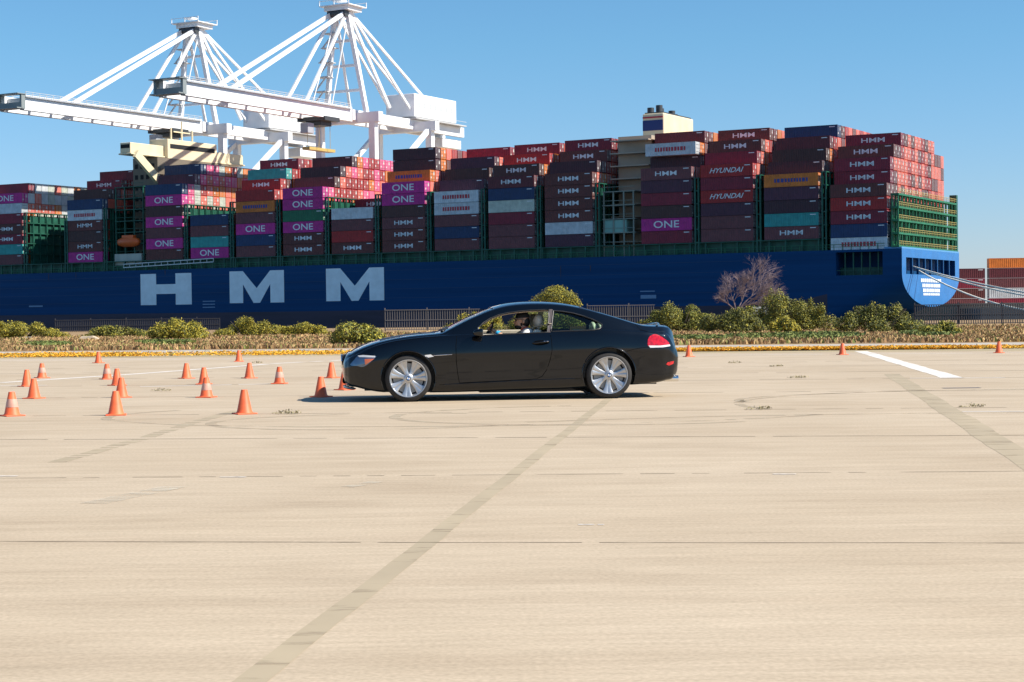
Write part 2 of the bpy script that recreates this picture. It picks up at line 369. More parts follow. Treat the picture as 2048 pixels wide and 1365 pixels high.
# small weeds in the joints
def leaf_cloud(n_, ell, size, shell=.55, flat=.25):
    """leaf quads spread in ellipsoids ell=[(cx,cy,cz,rx,ry,rz)], returns vertex array"""
    w = np.array([e[3] * e[4] * e[5] for e in ell]) ** .7; w /= w.sum(); k = rng.choice(len(ell), n_, p=w); E = np.array(ell)[k]
    d = rng.normal(size=(n_, 3)); d /= np.linalg.norm(d, axis=1)[:, None]
    r = shell + (1 - shell) * rng.random(n_) ** .6; r *= 1 + rng.normal(0, .09, n_)
    c = E[:, :3] + d * r[:, None] * E[:, 3:]
    nrm = d + rng.normal(0, .8, (n_, 3)); nrm[:, 2] += .4; nrm /= np.linalg.norm(nrm, axis=1)[:, None]
    t = np.cross(nrm, rng.normal(size=(n_, 3))); t /= np.linalg.norm(t, axis=1)[:, None]; bt = np.cross(nrm, t)
    s = (size * rng.uniform(.5, 1.3, n_))[:, None]
    v = np.stack([c - t * s, c - bt * s * .45, c + t * s, c + bt * s * .45], 1)
    v[..., 2] = np.maximum(v[..., 2], .01)
    return v.reshape(-1, 3), d, E
def leaf_obj(name, n_, ell, size, mats, weights, parent=None, loc=None, shell=.5):
    v, d, E = leaf_cloud(n_, ell, size, shell); me = bpy.data.meshes.new(name)
    me.from_pydata(v.tolist(), [], np.arange(4 * n_).reshape(-1, 4).tolist())
    me.polygons.foreach_set('material_index', rng.choice(len(mats), n_, p=weights).astype(np.int32))
    return link(name, me, list(mats), parent, loc)
M_WEED = [mat('weed_a', (.38, .32, .19), .9), mat('weed_b', (.30, .26, .14), .9)]
WPOS = [(1520, 820, 'beside the faint tyre arcs right of the car'), (1555, 734, 'behind the car in the far paving joint'), (1597, 757, 'just right of the car near the painted line'), (1945, 816, 'at the far right by the white line'),
        (322, 783, 'between the two groups of orange cones'), (575, 829, 'in the joint right of the nearest cone'), (515, 727, 'beside the far cones left of the car'), (1470, 727, 'close behind the car by the edge line'),
]
for px, py, wh in WPOS:
    g = ground(px, py); o = leaf_obj('weed_tuft', 120, [(0, 0, .02, .11, .07, .04), (.10, .02, .02, .08, .05, .03), (-.12, 0, .015, .08, .04, .025)], .018, M_WEED, [.6, .4], loc=g, shell=.1)
    tag(o, 'small olive weed tuft ' + wh, 'weed', 'weeds growing in the paving joints')

# ------------------------------------------------------------------ bushes and trees on the verge
M_BARK = mat('bark', (.10, .075, .055), .9, 0, .3, 6)
OL = [mat('bush_%d' % i, c, .75, 0, 0, 1, .15) for i, c in enumerate(((.20, .20, .030), (.11, .12, .025), (.36, .31, .035), (.055, .06, .016), (.50, .40, .035)))]
BUSH_N = 0
def bush(px0, px1, ytop, ybase, label, kind='olive', Y=None, name='bush'):
    global BUSH_N; BUSH_N += 1
    px = (px0 + px1) / 2; b0 = ground(px, ybase); Y = Y or b0.y; k = F / Y
    base = at(px, ybase, Y); base.z = 0
    w = (px1 - px0) / k; h = at(px, ytop, Y).z; e = empty(name, label, 'bush' if name == 'bush' else 'tree', base, 0, 'bushes along the verge')
    ells = []; nlob = max(5, int(w * 2.2))
    for i in range(nlob):
        u = (i + .5) / nlob * 2 - 1 + random.uniform(-.12, .12); hh = h * (1 - .5 * abs(u) ** 2.2) * random.uniform(.66, 1.0); rx = w / nlob * random.uniform(.75, 1.25)
        ells.append((u * w * .43, random.uniform(-.5, .5) * w * .3, hh * .56, rx, rx * 1.1, hh * .46))
        if random.random() < .7: ells.append((u * w * .42 + random.uniform(-.3, .3), random.uniform(-.5, .5) * w * .35, hh * .85, rx * .5, rx * .5, hh * .2))
    for i in range(nlob // 2): ells.append((random.uniform(-.5, .5) * w, random.uniform(-.6, .2) * w * .3, h * .18, w / nlob * 1.2, w / nlob, h * random.uniform(.14, .3)))
    wts = dict(olive=[.36, .22, .20, .12, .10], yellow=[.22, .12, .30, .08, .28], green=[.42, .28, .12, .14, .04], dark=[.25, .35, .08, .3, .02])[kind]
    n_ = int(min(22000, max(6000, 2600 * w * h)))
    leaf_obj('foliage', n_, ells, .055, OL, wts, e, shell=.35)
    mb = MB()
    for i in range(7):
        a = random.uniform(0, 6.28); tx = random.uniform(-.35, .35) * w; mb.tube([(tx * .2, 0, -.05), (tx * .6, random.uniform(-.2, .2), h * .35), (tx, random.uniform(-.4, .4), h * .75)], [.05, .035, .012], 5)
    mb.build('stem', M_BARK, e)
for a in ((-40, 125, 640, 678, 'low olive bush at the left frame edge below the hull', 'yellow'),
          (180, 292, 643, 676, 'rounded green bush below the left side of the big letter H', 'green'),
          (288, 425, 636, 682, 'wide yellow topped bush below the letter H', 'yellow'),
          (438, 560, 632, 674, 'bright yellow green bush below the first letter M', 'yellow'),
          (548, 655, 643, 672, 'low yellowish bush between the two letters M', 'yellow'),
          (655, 772, 639, 694, 'dark olive bush just left of the car bonnet below the last M', 'olive'),
          (900, 1010, 619, 668, 'olive bush right behind the car windscreen', 'yellow'),
          (985, 1215, 608, 668, 'broad green bush seen through the open driver window', 'green'),
          (1275, 1440, 603, 664, 'wide olive green bush just right of the car roof', 'green'),
          (1395, 1530, 610, 668, 'dark leaved bush under the bare purple tree', 'dark'),
          (1480, 1668, 576, 664, 'tallest round green bush right of the bare purple tree', 'green'),
          (1538, 1598, 628, 668, 'small bright yellow bush in front of the tallest green bush', 'yellow'),
          (1675, 1845, 602, 668, 'wide dark olive bush below the ship stern', 'dark'),
          (1840, 1925, 640, 672, 'small low bush in front of the dark fence at right', 'olive')):
    bush(*a)
# rounded tree above the car roof
base = at(1112, 640, 128); base.z = 0; t = empty('tree', 'round yellowish tree whose crown rises above the car roof', 'tree', base)
leaf_obj('crown', 12000, [(0, 0, 2.35, 1.1, 1.1, .8), (-.9, .2, 2.0, .9, .8, .6), (.8, 0, 2.2, .85, .8, .65), (-1.5, 0, 1.6, .6, .6, .45), (1.3, .1, 1.8, .6, .6, .5), (.1, 0, 2.85, .6, .6, .35)], .06, OL, [.26, .22, .24, .14, .14], t)
MB().tube([(0, 0, -.1), (.05, 0, .9), (-.05, 0, 1.8)], [.14, .11, .06], 8).tube([(0, 0, .8), (-.7, 0, 1.8)], [.07, .03], 6).tube([(.03, 0, .9), (.7, 0, 2)], [.07, .03], 6).build('trunk', M_BARK, t)
# bare leaning tree with fine purple-grey twigs
base = at(1470, 640, 124); base.z = 0; t = empty('bare_tree', 'leafless purple grey tree leaning right against the blue hull', 'tree', base)
M_TWIG = mat('twig', (.23, .17, .18), .9, 0, .2, 5)
def branches(mb, p, d, L, r, lev):
    q = p + d * L; mid = p.lerp(q, .5) + Vector((random.uniform(-1, 1), random.uniform(-1, 1), random.uniform(-1, 1))) * L * .06
    mb.tube([p, mid, q], [r, r * .8, r * .6], 5 if lev > 2 else 3, cap=False)
    if lev == 0: return
    for i in range(4 if lev < 4 else 4):
        dd = (d + Vector((random.uniform(-.62, .72), random.uniform(-.6, .6), random.uniform(-.45, .5)))).normalized()
        branches(mb, p.lerp(q, random.uniform(.45, 1)), dd, L * random.uniform(.55, .85), r * .6, lev - 1)
mb = MB(); mb.tube([(-.3, 0, -.1), (-.1, 0, .7), (.1, 0, 1.2)], [.16, .13, .1], 8); mb.build('trunk', M_BARK, t)
mb = MB(); random.seed(21)
for dx, L in ((-.75, 1.0), (-.2, 1.2), (.4, 1.35), (.95, 1.5), (1.3, 1.5), (.75, 1.6)): branches(mb, Vector((.1, 0, 1.1)), Vector((dx, random.uniform(-.3, .3), .75)).normalized(), L, .05, 5)
mb.build('crown', M_TWIG, t)
random.seed(11)

# fences beyond the bushes: metal pickets, built in lengths
M_FEN = mat('fence_grey', (.15, .14, .14), .8); M_FEND = mat('fence_dark', (.045, .045, .055), .7)
def fence(px0, px1, Y, h, label, m, pitch, w, solid=0.):
    a = at(px0, 640, Y).x; c = at(px1, 640, Y).x; e = empty('fence', label, 'fence', (a, Y, 0)); L = c - a
    mb = MB(); i = 0; x = 0
    while x < L: mb.box(x, x + w * .55, -.02, .02, .08, h); x += pitch
    mb.build('mesh_panel', m, e)
    mb = MB()
    for z in (.1, h * .5, h - .05): mb.box(0, L, -.05, -.021, z, z + .05)
    mb.build('rail', m, e)
    x = 0
    while x <= L + .01:
        MB().box(x - .04, x + .04, .021, .1, -.1, h + .12).build('post', m, e); x += 3.0
fence(770, 960, 126, 1.55, 'grey picket fence behind the car bonnet below the hull', M_FEN, .17, .09)
fence(1175, 1310, 128, 1.7, 'grey picket fence behind the car boot', M_FEN, .17, .09)
fence(1830, 2120, 122, 1.45, 'dark fence below the stern and the far containers', M_FEND, .16, .11)
fence(110, 440, 150, 1.1, 'dark grey fence behind the left bushes', M_FEND, .16, .11)
# rock, sign cabinet
g = ground(180, 682); mb = MB(); random.seed(5)
mb.add([(-.62, -.2, 0), (.75, -.2, 0), (.7, .3, 0), (-.6, .3, 0), (-.5, -.12, .22), (.15, -.15, .27), (.2, .2, .26), (-.45, .2, .24)], [(0, 1, 5, 4), (1, 2, 6, 5), (2, 3, 7, 6), (3, 0, 4, 7), (4, 5, 6, 7), (0, 3, 2, 1)])
tag(mb.build('rock', mat('rock', (.52, .42, .30), .9, 0, .15, 4), loc=g, bevel=.04), 'pale tan wedge shaped rock on the grass at left', 'rock')
g = ground(56, 678); tag(MB().box(-.6, .6, -.15, .15, 0, .12).build('concrete_block', mat('block', (.55, .55, .50), .9, 0, .1, 4), loc=g, bevel=.02), 'long low pale concrete block on the grass at left edge', 'block')
b0 = at(1520, 632, 116); e = empty('cabinet', 'pale grey utility cabinet standing among the green bushes', 'cabinet', (b0.x, b0.y, 0))
MB().box(-.58, .58, -.2, .2, .9, 1.42).build('housing', mat('cabinet_grey', (.40, .42, .38), .6, 0, .08, 3), e, bevel=.03)
MB().box(-.5, .5, -.224, -.2, .95, 1.36).build('door', mat('cabinet_door', (.46, .48, .44), .6), e)
MB().box(-.5, -.42, -.04, .04, 0, .9).box(.42, .5, -.04, .04, 0, .9).build('post', M_FEN, e)

# ------------------------------------------------------------------ ship
TH = R(29); SC = Vector((78.3, 369.0, 0)); BEAM = 45.0
ship = empty('container_ship', 'huge blue container ship moored behind the verge with HMM on its hull', 'ship', SC, -TH)
UX = lambda X: (X - 78.3) / math.cos(TH)
def upx(px, py=560):
    """distance along the near side of the ship for a photo column"""
    d = ray(px, py); n_ = Vector((math.sin(TH), math.cos(TH), 0)); t = n_.dot(SC) / n_.dot(d); p = d * t - SC
    return p.x * math.cos(TH) - p.y * math.sin(TH), CAMH + d.z * t
Z_DECK, Z_BASE, TP = 13.7, 16.3, 2.82
# hull: loft of sections, rounded bottom rising to the transom
stations = [(-330, 0, -5), (-250, 0, -5), (-30, 0, -5), (-20, .10, -4.6), (-13, .35, -2.6), (-7, .65, -.6), (-2, .9, .8), (3.2, 1.0, 1.5)]
NS = 30; vs = []; fs = []; mi = []
def section(r, zc):
    pts = [(0, Z_DECK)]; zs = 2.3
    for j in range(NS + 1):
        a = math.pi * j / NS
        # from near side, down round the bottom and up the far side
        k = 2 + (1 - r) * 10; cx, cz = math.cos(a), math.sin(a)
        y = BEAM / 2 - BEAM / 2 * math.copysign(abs(cx) ** (2 / k), cx)
        ztop = 2.3 + r * 6.2; z = ztop - (ztop - zc) * abs(cz) ** (2 / k)
        pts.append((y, z))
    pts.append((BEAM, Z_DECK)); return pts
for u, r, zc in stations:
    vs += [(u, y, z) for y, z in section(r, zc)]
M_ = NS + 3
for i in range(len(stations) - 1):
    for j in range(M_): a = i * M_ + j; c = i * M_ + (j + 1) % M_; fs.append((a, c, c + M_, a + M_))
fs.append(tuple(range(M_))); fs.append(tuple(range((len(stations) - 1) * M_, len(stations) * M_)))
mb = MB(); mb.add(vs, fs); hull_me = mb.mesh('hull')
cut1 = MB().box(upx(1672)[0], -.9, -1, 7, 8.3, 13.2).mesh('c1')
cut2 = MB().box(.6, 6, 3, BEAM - 3.5, 8.4, 11.9).mesh('c2')
hull_me = boolean(hull_me, [cut1, cut2])
hull_me.materials.clear(); hull_me.materials.append(M_HULL); hull_me.materials.append(M_BOOT)
hull_me.materials.append(mat('transom_sunlit_blue', (.02, .15, .40), .45, 0, .08, .4))  # lighter copy of the hull blue, painting sunlight onto the stern face
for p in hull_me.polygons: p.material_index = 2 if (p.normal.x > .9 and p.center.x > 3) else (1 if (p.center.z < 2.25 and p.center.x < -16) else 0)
shade(hull_me, 30); hull = link('hull', hull_me, [M_HULL, M_BOOT], ship)
mb = MB()
for i in range(6): mb.box(upx(1672)[0] + 1.5 + i * 1.8, upx(1672)[0] + 1.75 + i * 1.8, 1.2, 1.5, 8.3, 13.2)
mb.box(upx(1672)[0], -.9, .3, .4, 9.3, 9.4); mb.box(upx(1672)[0], -.9, 3, 5, 8.32, 10)
mb.build('mooring_gear', M_SGREEN, hull)
mb = MB()
for i in range(1, 8): y = 3 + (BEAM - 6.5) * i / 8; MB().box(2.7, 3.18, y - .35, y + .35, 8.38, 11.95).build('transom_pillar', M_HULL, hull)
# hull lettering
def hletter(c, x0, x1, y0, y1):
    u0, z1 = upx(x0, y0); u1, _ = upx(x1, y0); _, z0 = upx(x0, y1); w = u1 - u0; h = z1 - z0; mb = MB(); y = -.06
    P = lambda pts: mb.add([(u0 + a * w, y, z0 + b_ * h) for a, b_ in pts], [tuple(range(len(pts)))])
    if c == 'H':
        P([(0, 0), (.31, 0), (.31, 1), (0, 1)]); P([(.69, 0), (1, 0), (1, 1), (.69, 1)]); P([(.31, .35), (.69, .35), (.69, .66), (.31, .66)])
    else:
        P([(0, 0), (.25, 0), (.25, 1), (0, 1)]); P([(.75, 0), (1, 0), (1, 1), (.75, 1)])
        P([(.25, .58), (.25, 1), (.5, .46), (.5, .0), (.44, .0)]); P([(.75, .58), (.75, 1), (.5, .46), (.5, .0), (.56, .0)])
    mb.build('lettering', mat('hull_letter', (.80, .84, .86), .5, 0, .06, .5), hull)
hletter('H', 281, 383, 549, 611); hletter('M', 459, 568, 543.5, 607); hletter('M', 652, 768, 538, 603)
# markings on the transom: four lines of small white lettering, plus draft marks on the side
mb = MB()
for k, (w, z) in enumerate(((15.5, 7.2), (13.5, 6.1), (12.5, 5.05), (12, 4.2))):
    x = BEAM * .5 - w / 2 - 1; i = 0
    while x < BEAM * .5 + w / 2 - 1:
        s_ = random.uniform(.8, 1.3); mb.box(3.22, 3.26, x, x + s_, z - (.38 if k < 3 else .25), z + (.38 if k < 3 else .25)); x += s_ + .3
mb.build('stern_lettering', M_WT, hull)
mb = MB()
for px, py, w, h in ((418, 603, 4, .25), (418, 609, 4, .25), (418, 615, 4, .25), (1295, 583, 3.6, .25), (1297, 594, 3.8, .8), (72, 613, 5, .4)):
    u, z = upx(px, py); MB().box(u - w / 2, u + w / 2, -.07, -.02, z - h / 2, z + h / 2).build('hull_marking', mat('hull_mark', (.16, .26, .40), .5), hull)

# plate seams along the hull
mb = MB()
for z in (11.9, 9.6, 7.4, 5.2): mb.box(-330, -22, -.03, .01, z, z + .07)
mb.build('plate_seam', mat('hull_seam', (.006, .042, .12), .5), hull)
random.seed(9)
for i in range(12):
    x = random.uniform(-235, -30); h = random.uniform(1.2, 3.2); w = random.uniform(.12, .3); z = random.choice((13.5, 11.8, 9.5))
    mb = MB(); mb.add([(x, -.032, z), (x + w, -.032, z), (x + w * .8, -.032, z - h * .6), (x + w * .5, -.032, z - h), (x + w * .2, -.032, z - h * .5)], [(0, 1, 2, 3, 4)])
    mb.build('rust_streak', mat('hull_rust', (.07, .05, .06), .9), hull)
# coaming, walkway, rail
mb = MB(); mb.box(-330, -14.5, 1.2, BEAM - 1.2, Z_DECK, Z_BASE - .25); mb.build('hatch_coaming', M_SGREEN, ship)
mb = MB(); mb.box(-330, -14.5, -.15, BEAM + .15, Z_BASE - .24, Z_BASE - .05)
x = -325
while x < -14: mb.box(x, x + .35, .1, .5, Z_DECK, Z_BASE - .25); x += 3.69
mb.build('side_walkway', M_SGREEN, ship)
mb = MB(); x = -325
while x < -.5: mb.box(x, x + .1, .02, .12, Z_DECK, Z_DECK + 1.1); x += 1.9
mb.box(-325, -.4, .03, .11, Z_DECK + 1.1, Z_DECK + 1.2); mb.box(-325, -.4, .03, .11, Z_DECK + .6, Z_DECK + .66)
mb.build('deck_rail', M_LGREEN, ship)
mb = MB(); u0 = upx(250)[0]; u1 = upx(430)[0]
for z in (15.0, 15.9): mb.bar((u0, -.5, z - .5), (u1, -.5, z + .3), .2, .22)
for i in range(15): t = i / 14; mb.bar((u0 + (u1 - u0) * t, -.5, 14.5 + .8 * t), (u0 + (u1 - u0) * t, -.5, 15.4 + .8 * t), .12)
mb.build('gangway', mat('gangway_grey', (.6, .62, .62), .5), ship)

# bays (X of the left end of each bay, colours from bottom tier up, text flags, set-back of each tier in rows)
BAYS = [
 ('B1', 67.7, -1, 'white:R navy crimson:T red:T brown:T crimson:T crimson:T brown:T crimson:T', {6: 1, 7: 1, 8: 2, 9: 4}),
 ('B2', 54.7, 0, 'rosewood:T teal plum purple orange:B plum umber maroon navy', {6: 1, 7: 2, 8: 3, 9: 5}),
 ('B3', 41.8, 0, 'rosewood rosewood purple red:S crimson red:S crimson brown:T brown:T', {7: 1, 8: 2, 9: 4}),
 ('B4', 29.2, 0, 'crimson magenta:O umber crimson purple rosewood:T plum white:R maroon', {7: 2, 8: 1, 9: 3}),
 ('B5', 7.9, 0, 'purple white brown:T brown:T brown:T brown:T plum brown:T crimson:T', {7: 1, 8: 3, 9: 4}),
 ('B6', -5.2, 0, 'rosewood rosewood crimson cream navy maroon:T umber:T red:T crimson:T', {7: 1, 8: 3, 9: 5}),
 ('B7', -18.2, 0, 'rosewood navy rosewood white:R white:R purple umber purple crimson', {6: 1, 7: 2, 8: 3, 9: 6}),
 ('B8', -31.2, 0, 'brown:T brown:T rosewood:T umber magenta:O magenta:O orange:B plum plum', {7: 1, 8: 2, 9: 2}),
 ('B9', -44.2, 0, 'brown:T red rosewood white crimson:T', {5: 4}),
 ('B10', -57.1, 0, 'brown:T brown:T magenta:O green magenta:O magenta:O umber plum plum', {7: 2, 8: 3, 9: 5}),
 ('B11', -70.0, 0, 'rosewood navy magenta:O rosewood orange:B red red:T teal crimson:T', {7: 1, 8: 2, 9: 4}),
 ('B12', -82.9, 0, 'magenta:O teal rosewood navy', {}),
 ('B13', -95.9, 0, 'brown magenta:O rosewood magenta:O umber magenta:O navy purple navy', {8: 2, 9: 3}),
 ('B15', -119.8, 0, 'magenta:O brown:T umber brown:T white:R navy umber crimson:T maroon', {7: 1, 8: 3, 9: 5}),
 ('B17', -145.0, 0, 'rosewood teal crimson:T brown:T crimson white magenta:O crimson', {8: 1}),
 ('B18', -158.0, 0, 'maroon brown magenta:O navy crimson brown white', {}),
]
CL, CW, CH, RP = 12.19, 2.44, 2.74, 2.6
TEXTS = {'T': ('HMM', M_WT, 5.2, 1.0, 0), 'S': ('HYUNDAI', M_WT, 8.0, 1.1, .4), 'O': ('ONE', M_WT, 6.2, 1.6, 0), 'R': (None, M_RT, 7.5, .9, 0), 'B': (None, M_BT, 7.5, .8, 0)}
CMESH = {}
def container_mesh(color, tx):
    key = (color, tx)
    if key in CMESH: return CMESH[key]
    mb = MB(); hx, hy = CL / 2, CW / 2
    # frame
    for x in (-hx, hx - .16):
        for y in (-hy, hy - .16): mb.box(x, x + .16, y, y + .16, 0, CH)
    for y in (-hy, hy - .12):
        mb.box(-hx + .16, hx - .16, y, y + .12, 0, .18); mb.box(-hx + .16, hx - .16, y, y + .12, CH - .12, CH)
    mb.box(-hx + .02, hx - .1, -hy + .13, hy - .13, .03, CH - .03)
    # corrugated sides
    nr = 22; x0, x1 = -hx + .16, hx - .16; st = (x1 - x0) / nr
    for y, s_ in ((-hy + .02, 1), (hy - .02, -1)):
        pr = []
        for i in range(nr): x = x0 + i * st; pr += [(x, 0), (x + .35 * st, 0), (x + .5 * st, .06), (x + .85 * st, .06)]
        pr.append((x1, 0))
        vs_ = [(x, y + s_ * d, z) for x, d in pr for z in (.18, CH - .12)]
        mb.add(vs_, [(2 * i, 2 * i + 2, 2 * i + 3, 2 * i + 1) for i in range(len(pr) - 1)])
    # door end at +x
    mb.box(hx - .09, hx - .05, -hy + .16, -.02, .15, CH - .12); mb.box(hx - .09, hx - .05, .02, hy - .16, .15, CH - .12)
    for y in (-.85, -.35, .35, .85): mb.box(hx - .049, hx + .0, y - .03, y + .03, .12, CH - .12, 1)
    for z in (.5, 1.3, 2.1): mb.box(hx - .05, hx - .02, -hy + .17, hy - .17, z, z + .05, 2)
    mb.box(hx - .05, hx - .04, .42, .98, 1.55, 2.3, 1); mb.box(hx - .05, hx - .04, -.8, -.42, .7, 1.1, 1)
    mats = [MATS['container_' + color], M_ROD, M_CFRAME]
    if tx:
        s_, m_, w, h, sh = TEXTS[tx]
        mats.append(m_)
        if s_: put_text(mb, s_, 0, -hy - .012, CH * .52, w, h, 3, sh)
        else:
            random.seed(len(color) * 7 + ord(tx)); x = -w / 2
            while x < w / 2: q = random.uniform(.35, .7); mb.box(x, x + q, -hy - .012, -hy - .008, CH * .5 - h / 2, CH * .5 + h / 2, 3); x += q + .22
    if not tx or tx in 'TS':
        mats.append(M_WT); mb.box(hx - 1.9, hx - .6, -hy - .012, -hy - .008, CH - .5, CH - .32, len(mats) - 1)
    me = mb.mesh('container'); 
    for m_ in mats: me.materials.append(m_)
    CMESH[key] = me; return me
ORD = 'zeroth first second third fourth fifth sixth seventh eighth ninth tenth eleventh twelfth thirteenth fourteenth fifteenth sixteenth seventeenth'.split()
BAYNAME = {}; cnt = 0
for i, b_ in enumerate(BAYS): BAYNAME[b_[0]] = ORD[i + 1]
NCONT = 0; fill = MB(); fill_mats = [MATS['container_' + k] for k in CC] + [M_ROD]; CK = list(CC)
cs, sn = math.cos(TH), math.sin(TH)
def ship_world(u, d, z): return Vector((SC.x + u * cs + d * sn, SC.y - u * sn + d * cs, z))
MIX = {'B1': ['coral', 'coral', 'red', 'coral', 'rosewood', 'red', 'coral', 'brown'], 'B10': ['pink', 'coral', 'orange', 'pink', 'coral', 'red'],
       'B13': ['pink', 'coral', 'pink', 'orange', 'coral', 'cream', 'red'], 'B17': ['white', 'coral', 'orange', 'white', 'coral', 'cream'], 'B5': ['coral', 'orange', 'coral', 'red', 'coral', 'rosewood']}
INDIV = {'B1': (5, 12), 'B5': (6, 7), 'B10': (6, 8), 'B13': (6, 6), 'B17': (5, 5), 'B15': (8, 4)}     # (lowest tier whose ends show, rows kept as single things)
random.seed(3)
NR = 17
for bname, X, dt, spec, sb in BAYS:
    u0 = UX(X)
    for t, s_ in enumerate(spec.split(), 1):
        color, tx = (s_.split(':') + [None])[:2]; z = Z_BASE + (t - 1 + dt) * TP; r0 = sb.get(t, 0)
        rend = NR - (1 if t == 9 else 0) - (2 if t == 9 and bname == 'B1' else 0)
        lo, nrows = INDIV.get(bname, (7, 2)); lo2 = lo
        for r in range(r0, rend):
            colr = color if r == r0 else random.choice(MIX.get(bname, ['coral', 'red', 'rosewood', 'orange', 'coral', 'brown']))
            d = .1 + r * RP + CW / 2
            single = (r == r0) or (t >= lo2 and r - r0 < nrows and bname not in ('B18',))
            if single and NCONT < 284:
                o = bpy.data.objects.new('shipping_container', container_mesh(colr, tx if r == r0 else None)); COL.objects.link(o)
                o.location = ship_world(u0 + CL / 2, d, z); o.rotation_euler = (0, 0, -TH); NCONT += 1
                lab = '%s container, %s tier up, %s row in, %s bay from stern' % (CNAME[colr], ORD[t], ORD[r + 1], BAYNAME[bname])
                tag(o, lab, 'container', 'shipping containers stacked on the ship')
            else:
                if t > 1 and r > r0: pass
                ends = d; cx = u0
                vs_ = [ship_world(cx + a, d + b2, z + c_) for a in (0, CL) for b2 in (-CW / 2, CW / 2) for c_ in (0, CH)]
                fill.add(vs_, [(0, 1, 3, 2), (4, 6, 7, 5), (0, 4, 5, 1), (2, 3, 7, 6), (0, 2, 6, 4), (1, 5, 7, 3)], CK.index(colr))
                if t >= lo - 1:
                    for yy in (-.8, -.3, .3, .8):
                        vs_ = [ship_world(cx + CL + a, d + yy + b2, z + c_) for a in (0, .05) for b2 in (-.035, .035) for c_ in (.1, CH - .1)]
                        fill.add(vs_, [(4, 6, 7, 5), (0, 4, 5, 1), (2, 3, 7, 6)], len(CK))
o = fill.build('shipping_containers', fill_mats); tag(o, 'remaining rows of stacked containers filling the inside of the ship deck', 'containers', None, 'stuff')
print('containers', NCONT)

# lashing bridges between the bays
def lashing(u, top_t, w=1.1):
    zt = Z_BASE + top_t * TP; mb = MB(); z = Z_BASE
    for r in range(0, NR + 1):
        d = .05 + r * RP; mb.box(u, u + .35, d - .18, d + .18, Z_DECK, zt); mb.box(u + w - .3, u + w, d - .14, d + .14, Z_DECK, zt)
    for t in range(0, top_t + 1):
        z = Z_BASE + t * TP; mb.box(u, u + w, 0, BEAM - .8, z - .1, z + .12)
    for r in range(0, NR, 3): mb.bar((u + .2, .05 + r * RP, Z_BASE), (u + .2, .05 + (r + 2) * RP, zt), .2)
    mb.box(u + .4, u + .5, 2.0, BEAM - 2, Z_BASE, zt - 1)
    mb.build('lashing_bridge', M_SGREEN, ship)
for b_ in BAYS[1:]: lashing(UX(b_[1]) + CL + .75, 5 if b_[0] not in ('B9', 'B12') else 5)
lashing(UX(-132) + CL + .75, 4)
# stern lashing bridge, sunlit green with yellow rails
mb = MB(); rl = MB(); zt = Z_DECK + 11.4
for r in range(0, NR + 1): d = .2 + r * RP; mb.box(1.0, 1.3, d - .13, d + .13, Z_DECK, zt); mb.box(2.3, 2.55, d - .13, d + .13, Z_DECK, zt)
for t in range(0, 5):
    z = Z_DECK + .4 + t * TP * .96; mb.box(1.0, 2.7, -.2, BEAM, z - .15, z + .25)
    rl.box(2.7, 2.76, -.2, BEAM, z + 1.12, z + 1.2); rl.box(2.7, 2.76, -.2, BEAM, z + .7, z + .76)
    for r in range(0, NR * 2): rl.box(2.7, 2.78, r * 1.3, r * 1.3 + .1, z + .25, z + 1.1)
for r in range(0, NR, 2): mb.bar((2.4, .2 + r * RP, Z_DECK), (2.4, .2 + (r + 1) * RP, Z_DECK + 5.8), .22)
mb.box(.6, .7, 1, BEAM - 1, Z_DECK, zt - 3)
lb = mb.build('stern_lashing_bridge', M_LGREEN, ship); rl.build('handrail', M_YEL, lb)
mb = MB(); mb.box(1.0, 2.6, BEAM + .3, BEAM + 1.5, Z_DECK, zt + 2); mb.build('stair_tower', M_SGREEN, ship)
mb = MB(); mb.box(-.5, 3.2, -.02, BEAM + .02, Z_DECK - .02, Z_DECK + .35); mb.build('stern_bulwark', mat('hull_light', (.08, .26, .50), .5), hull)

# aft casing and funnel
e = MB(); u = UX(19.8)
e.box(u + 1, u + 9.4, 9, 36, Z_DECK, 41.5)
for t in range(9): e.box(u + .4, u + 10, 6, 38, 17 + t * 2.9, 17.25 + t * 2.9)
casing = e.build('casing', mat('casing_beige', (.42, .34, .26), .6, 0, .08, .3), ship)
MB().box(u + 4.2, u + 9.6, 15.5, 33, 41.5, 47.2).build('funnel', M_BEIGE, ship, bevel=.3)
MB().box(u + 4.3, u + 9.4, 15.42, 15.49, 43.2, 45.6).build('funnel_mark', mat('funnel_blue', (.01, .03, .16), .5), ship)
MB().box(u + 4.3, u + 9.4, 15.40, 15.47, 46.1, 46.45).build('funnel_stripe', M_RT, ship)
mb = MB()
for i, (dx, dy, h) in enumerate(((5.2, 18, 1.6), (6.5, 20, 2.3), (5.5, 23, 1.9), (7.5, 25, 1.4), (6.4, 29, 1.0), (5, 31, 1))): mb.tube([(u + dx, dy, 47.2), (u + dx, dy, 47.2 + h)], .8, 10)
mb.box(u + 4.6, u + 9.2, 16, 32.5, 47.2, 47.5); mb.build('exhaust_pipe', M_STEEL, ship, 40)
mb = MB()
for t in range(5): mb.box(u + .6, u + 8.8, 1.0, 6.0, 15.9 + t * 3.1, 16.1 + t * 3.1)
for x in (0.8, 3.2, 5.8, 8.2): mb.box(u + x, u + x + .3, 1.1, 1.4, Z_DECK, 28.5)
for t in range(5): mb.box(u + .6, u + 8.8, 1.0, 1.06, 17.0 + t * 3.1, 17.1 + t * 3.1)
mb.build('side_decks', M_GREYG, ship)
MB().box(u + 1, u + 6.5, 1.3, 5, 19.2, 22.0).build('deck_house', mat('pale_teal', (.22, .42, .36), .6), ship)
mb = MB()
for i in range(6): mb.box(u + 1.0 + i * 1.4, u + 1.9 + i * 1.4, 1.6, 2.4, Z_DECK, 15.8)
mb.build('ventilator', mat('vent_grey', (.45, .46, .43), .6), ship)
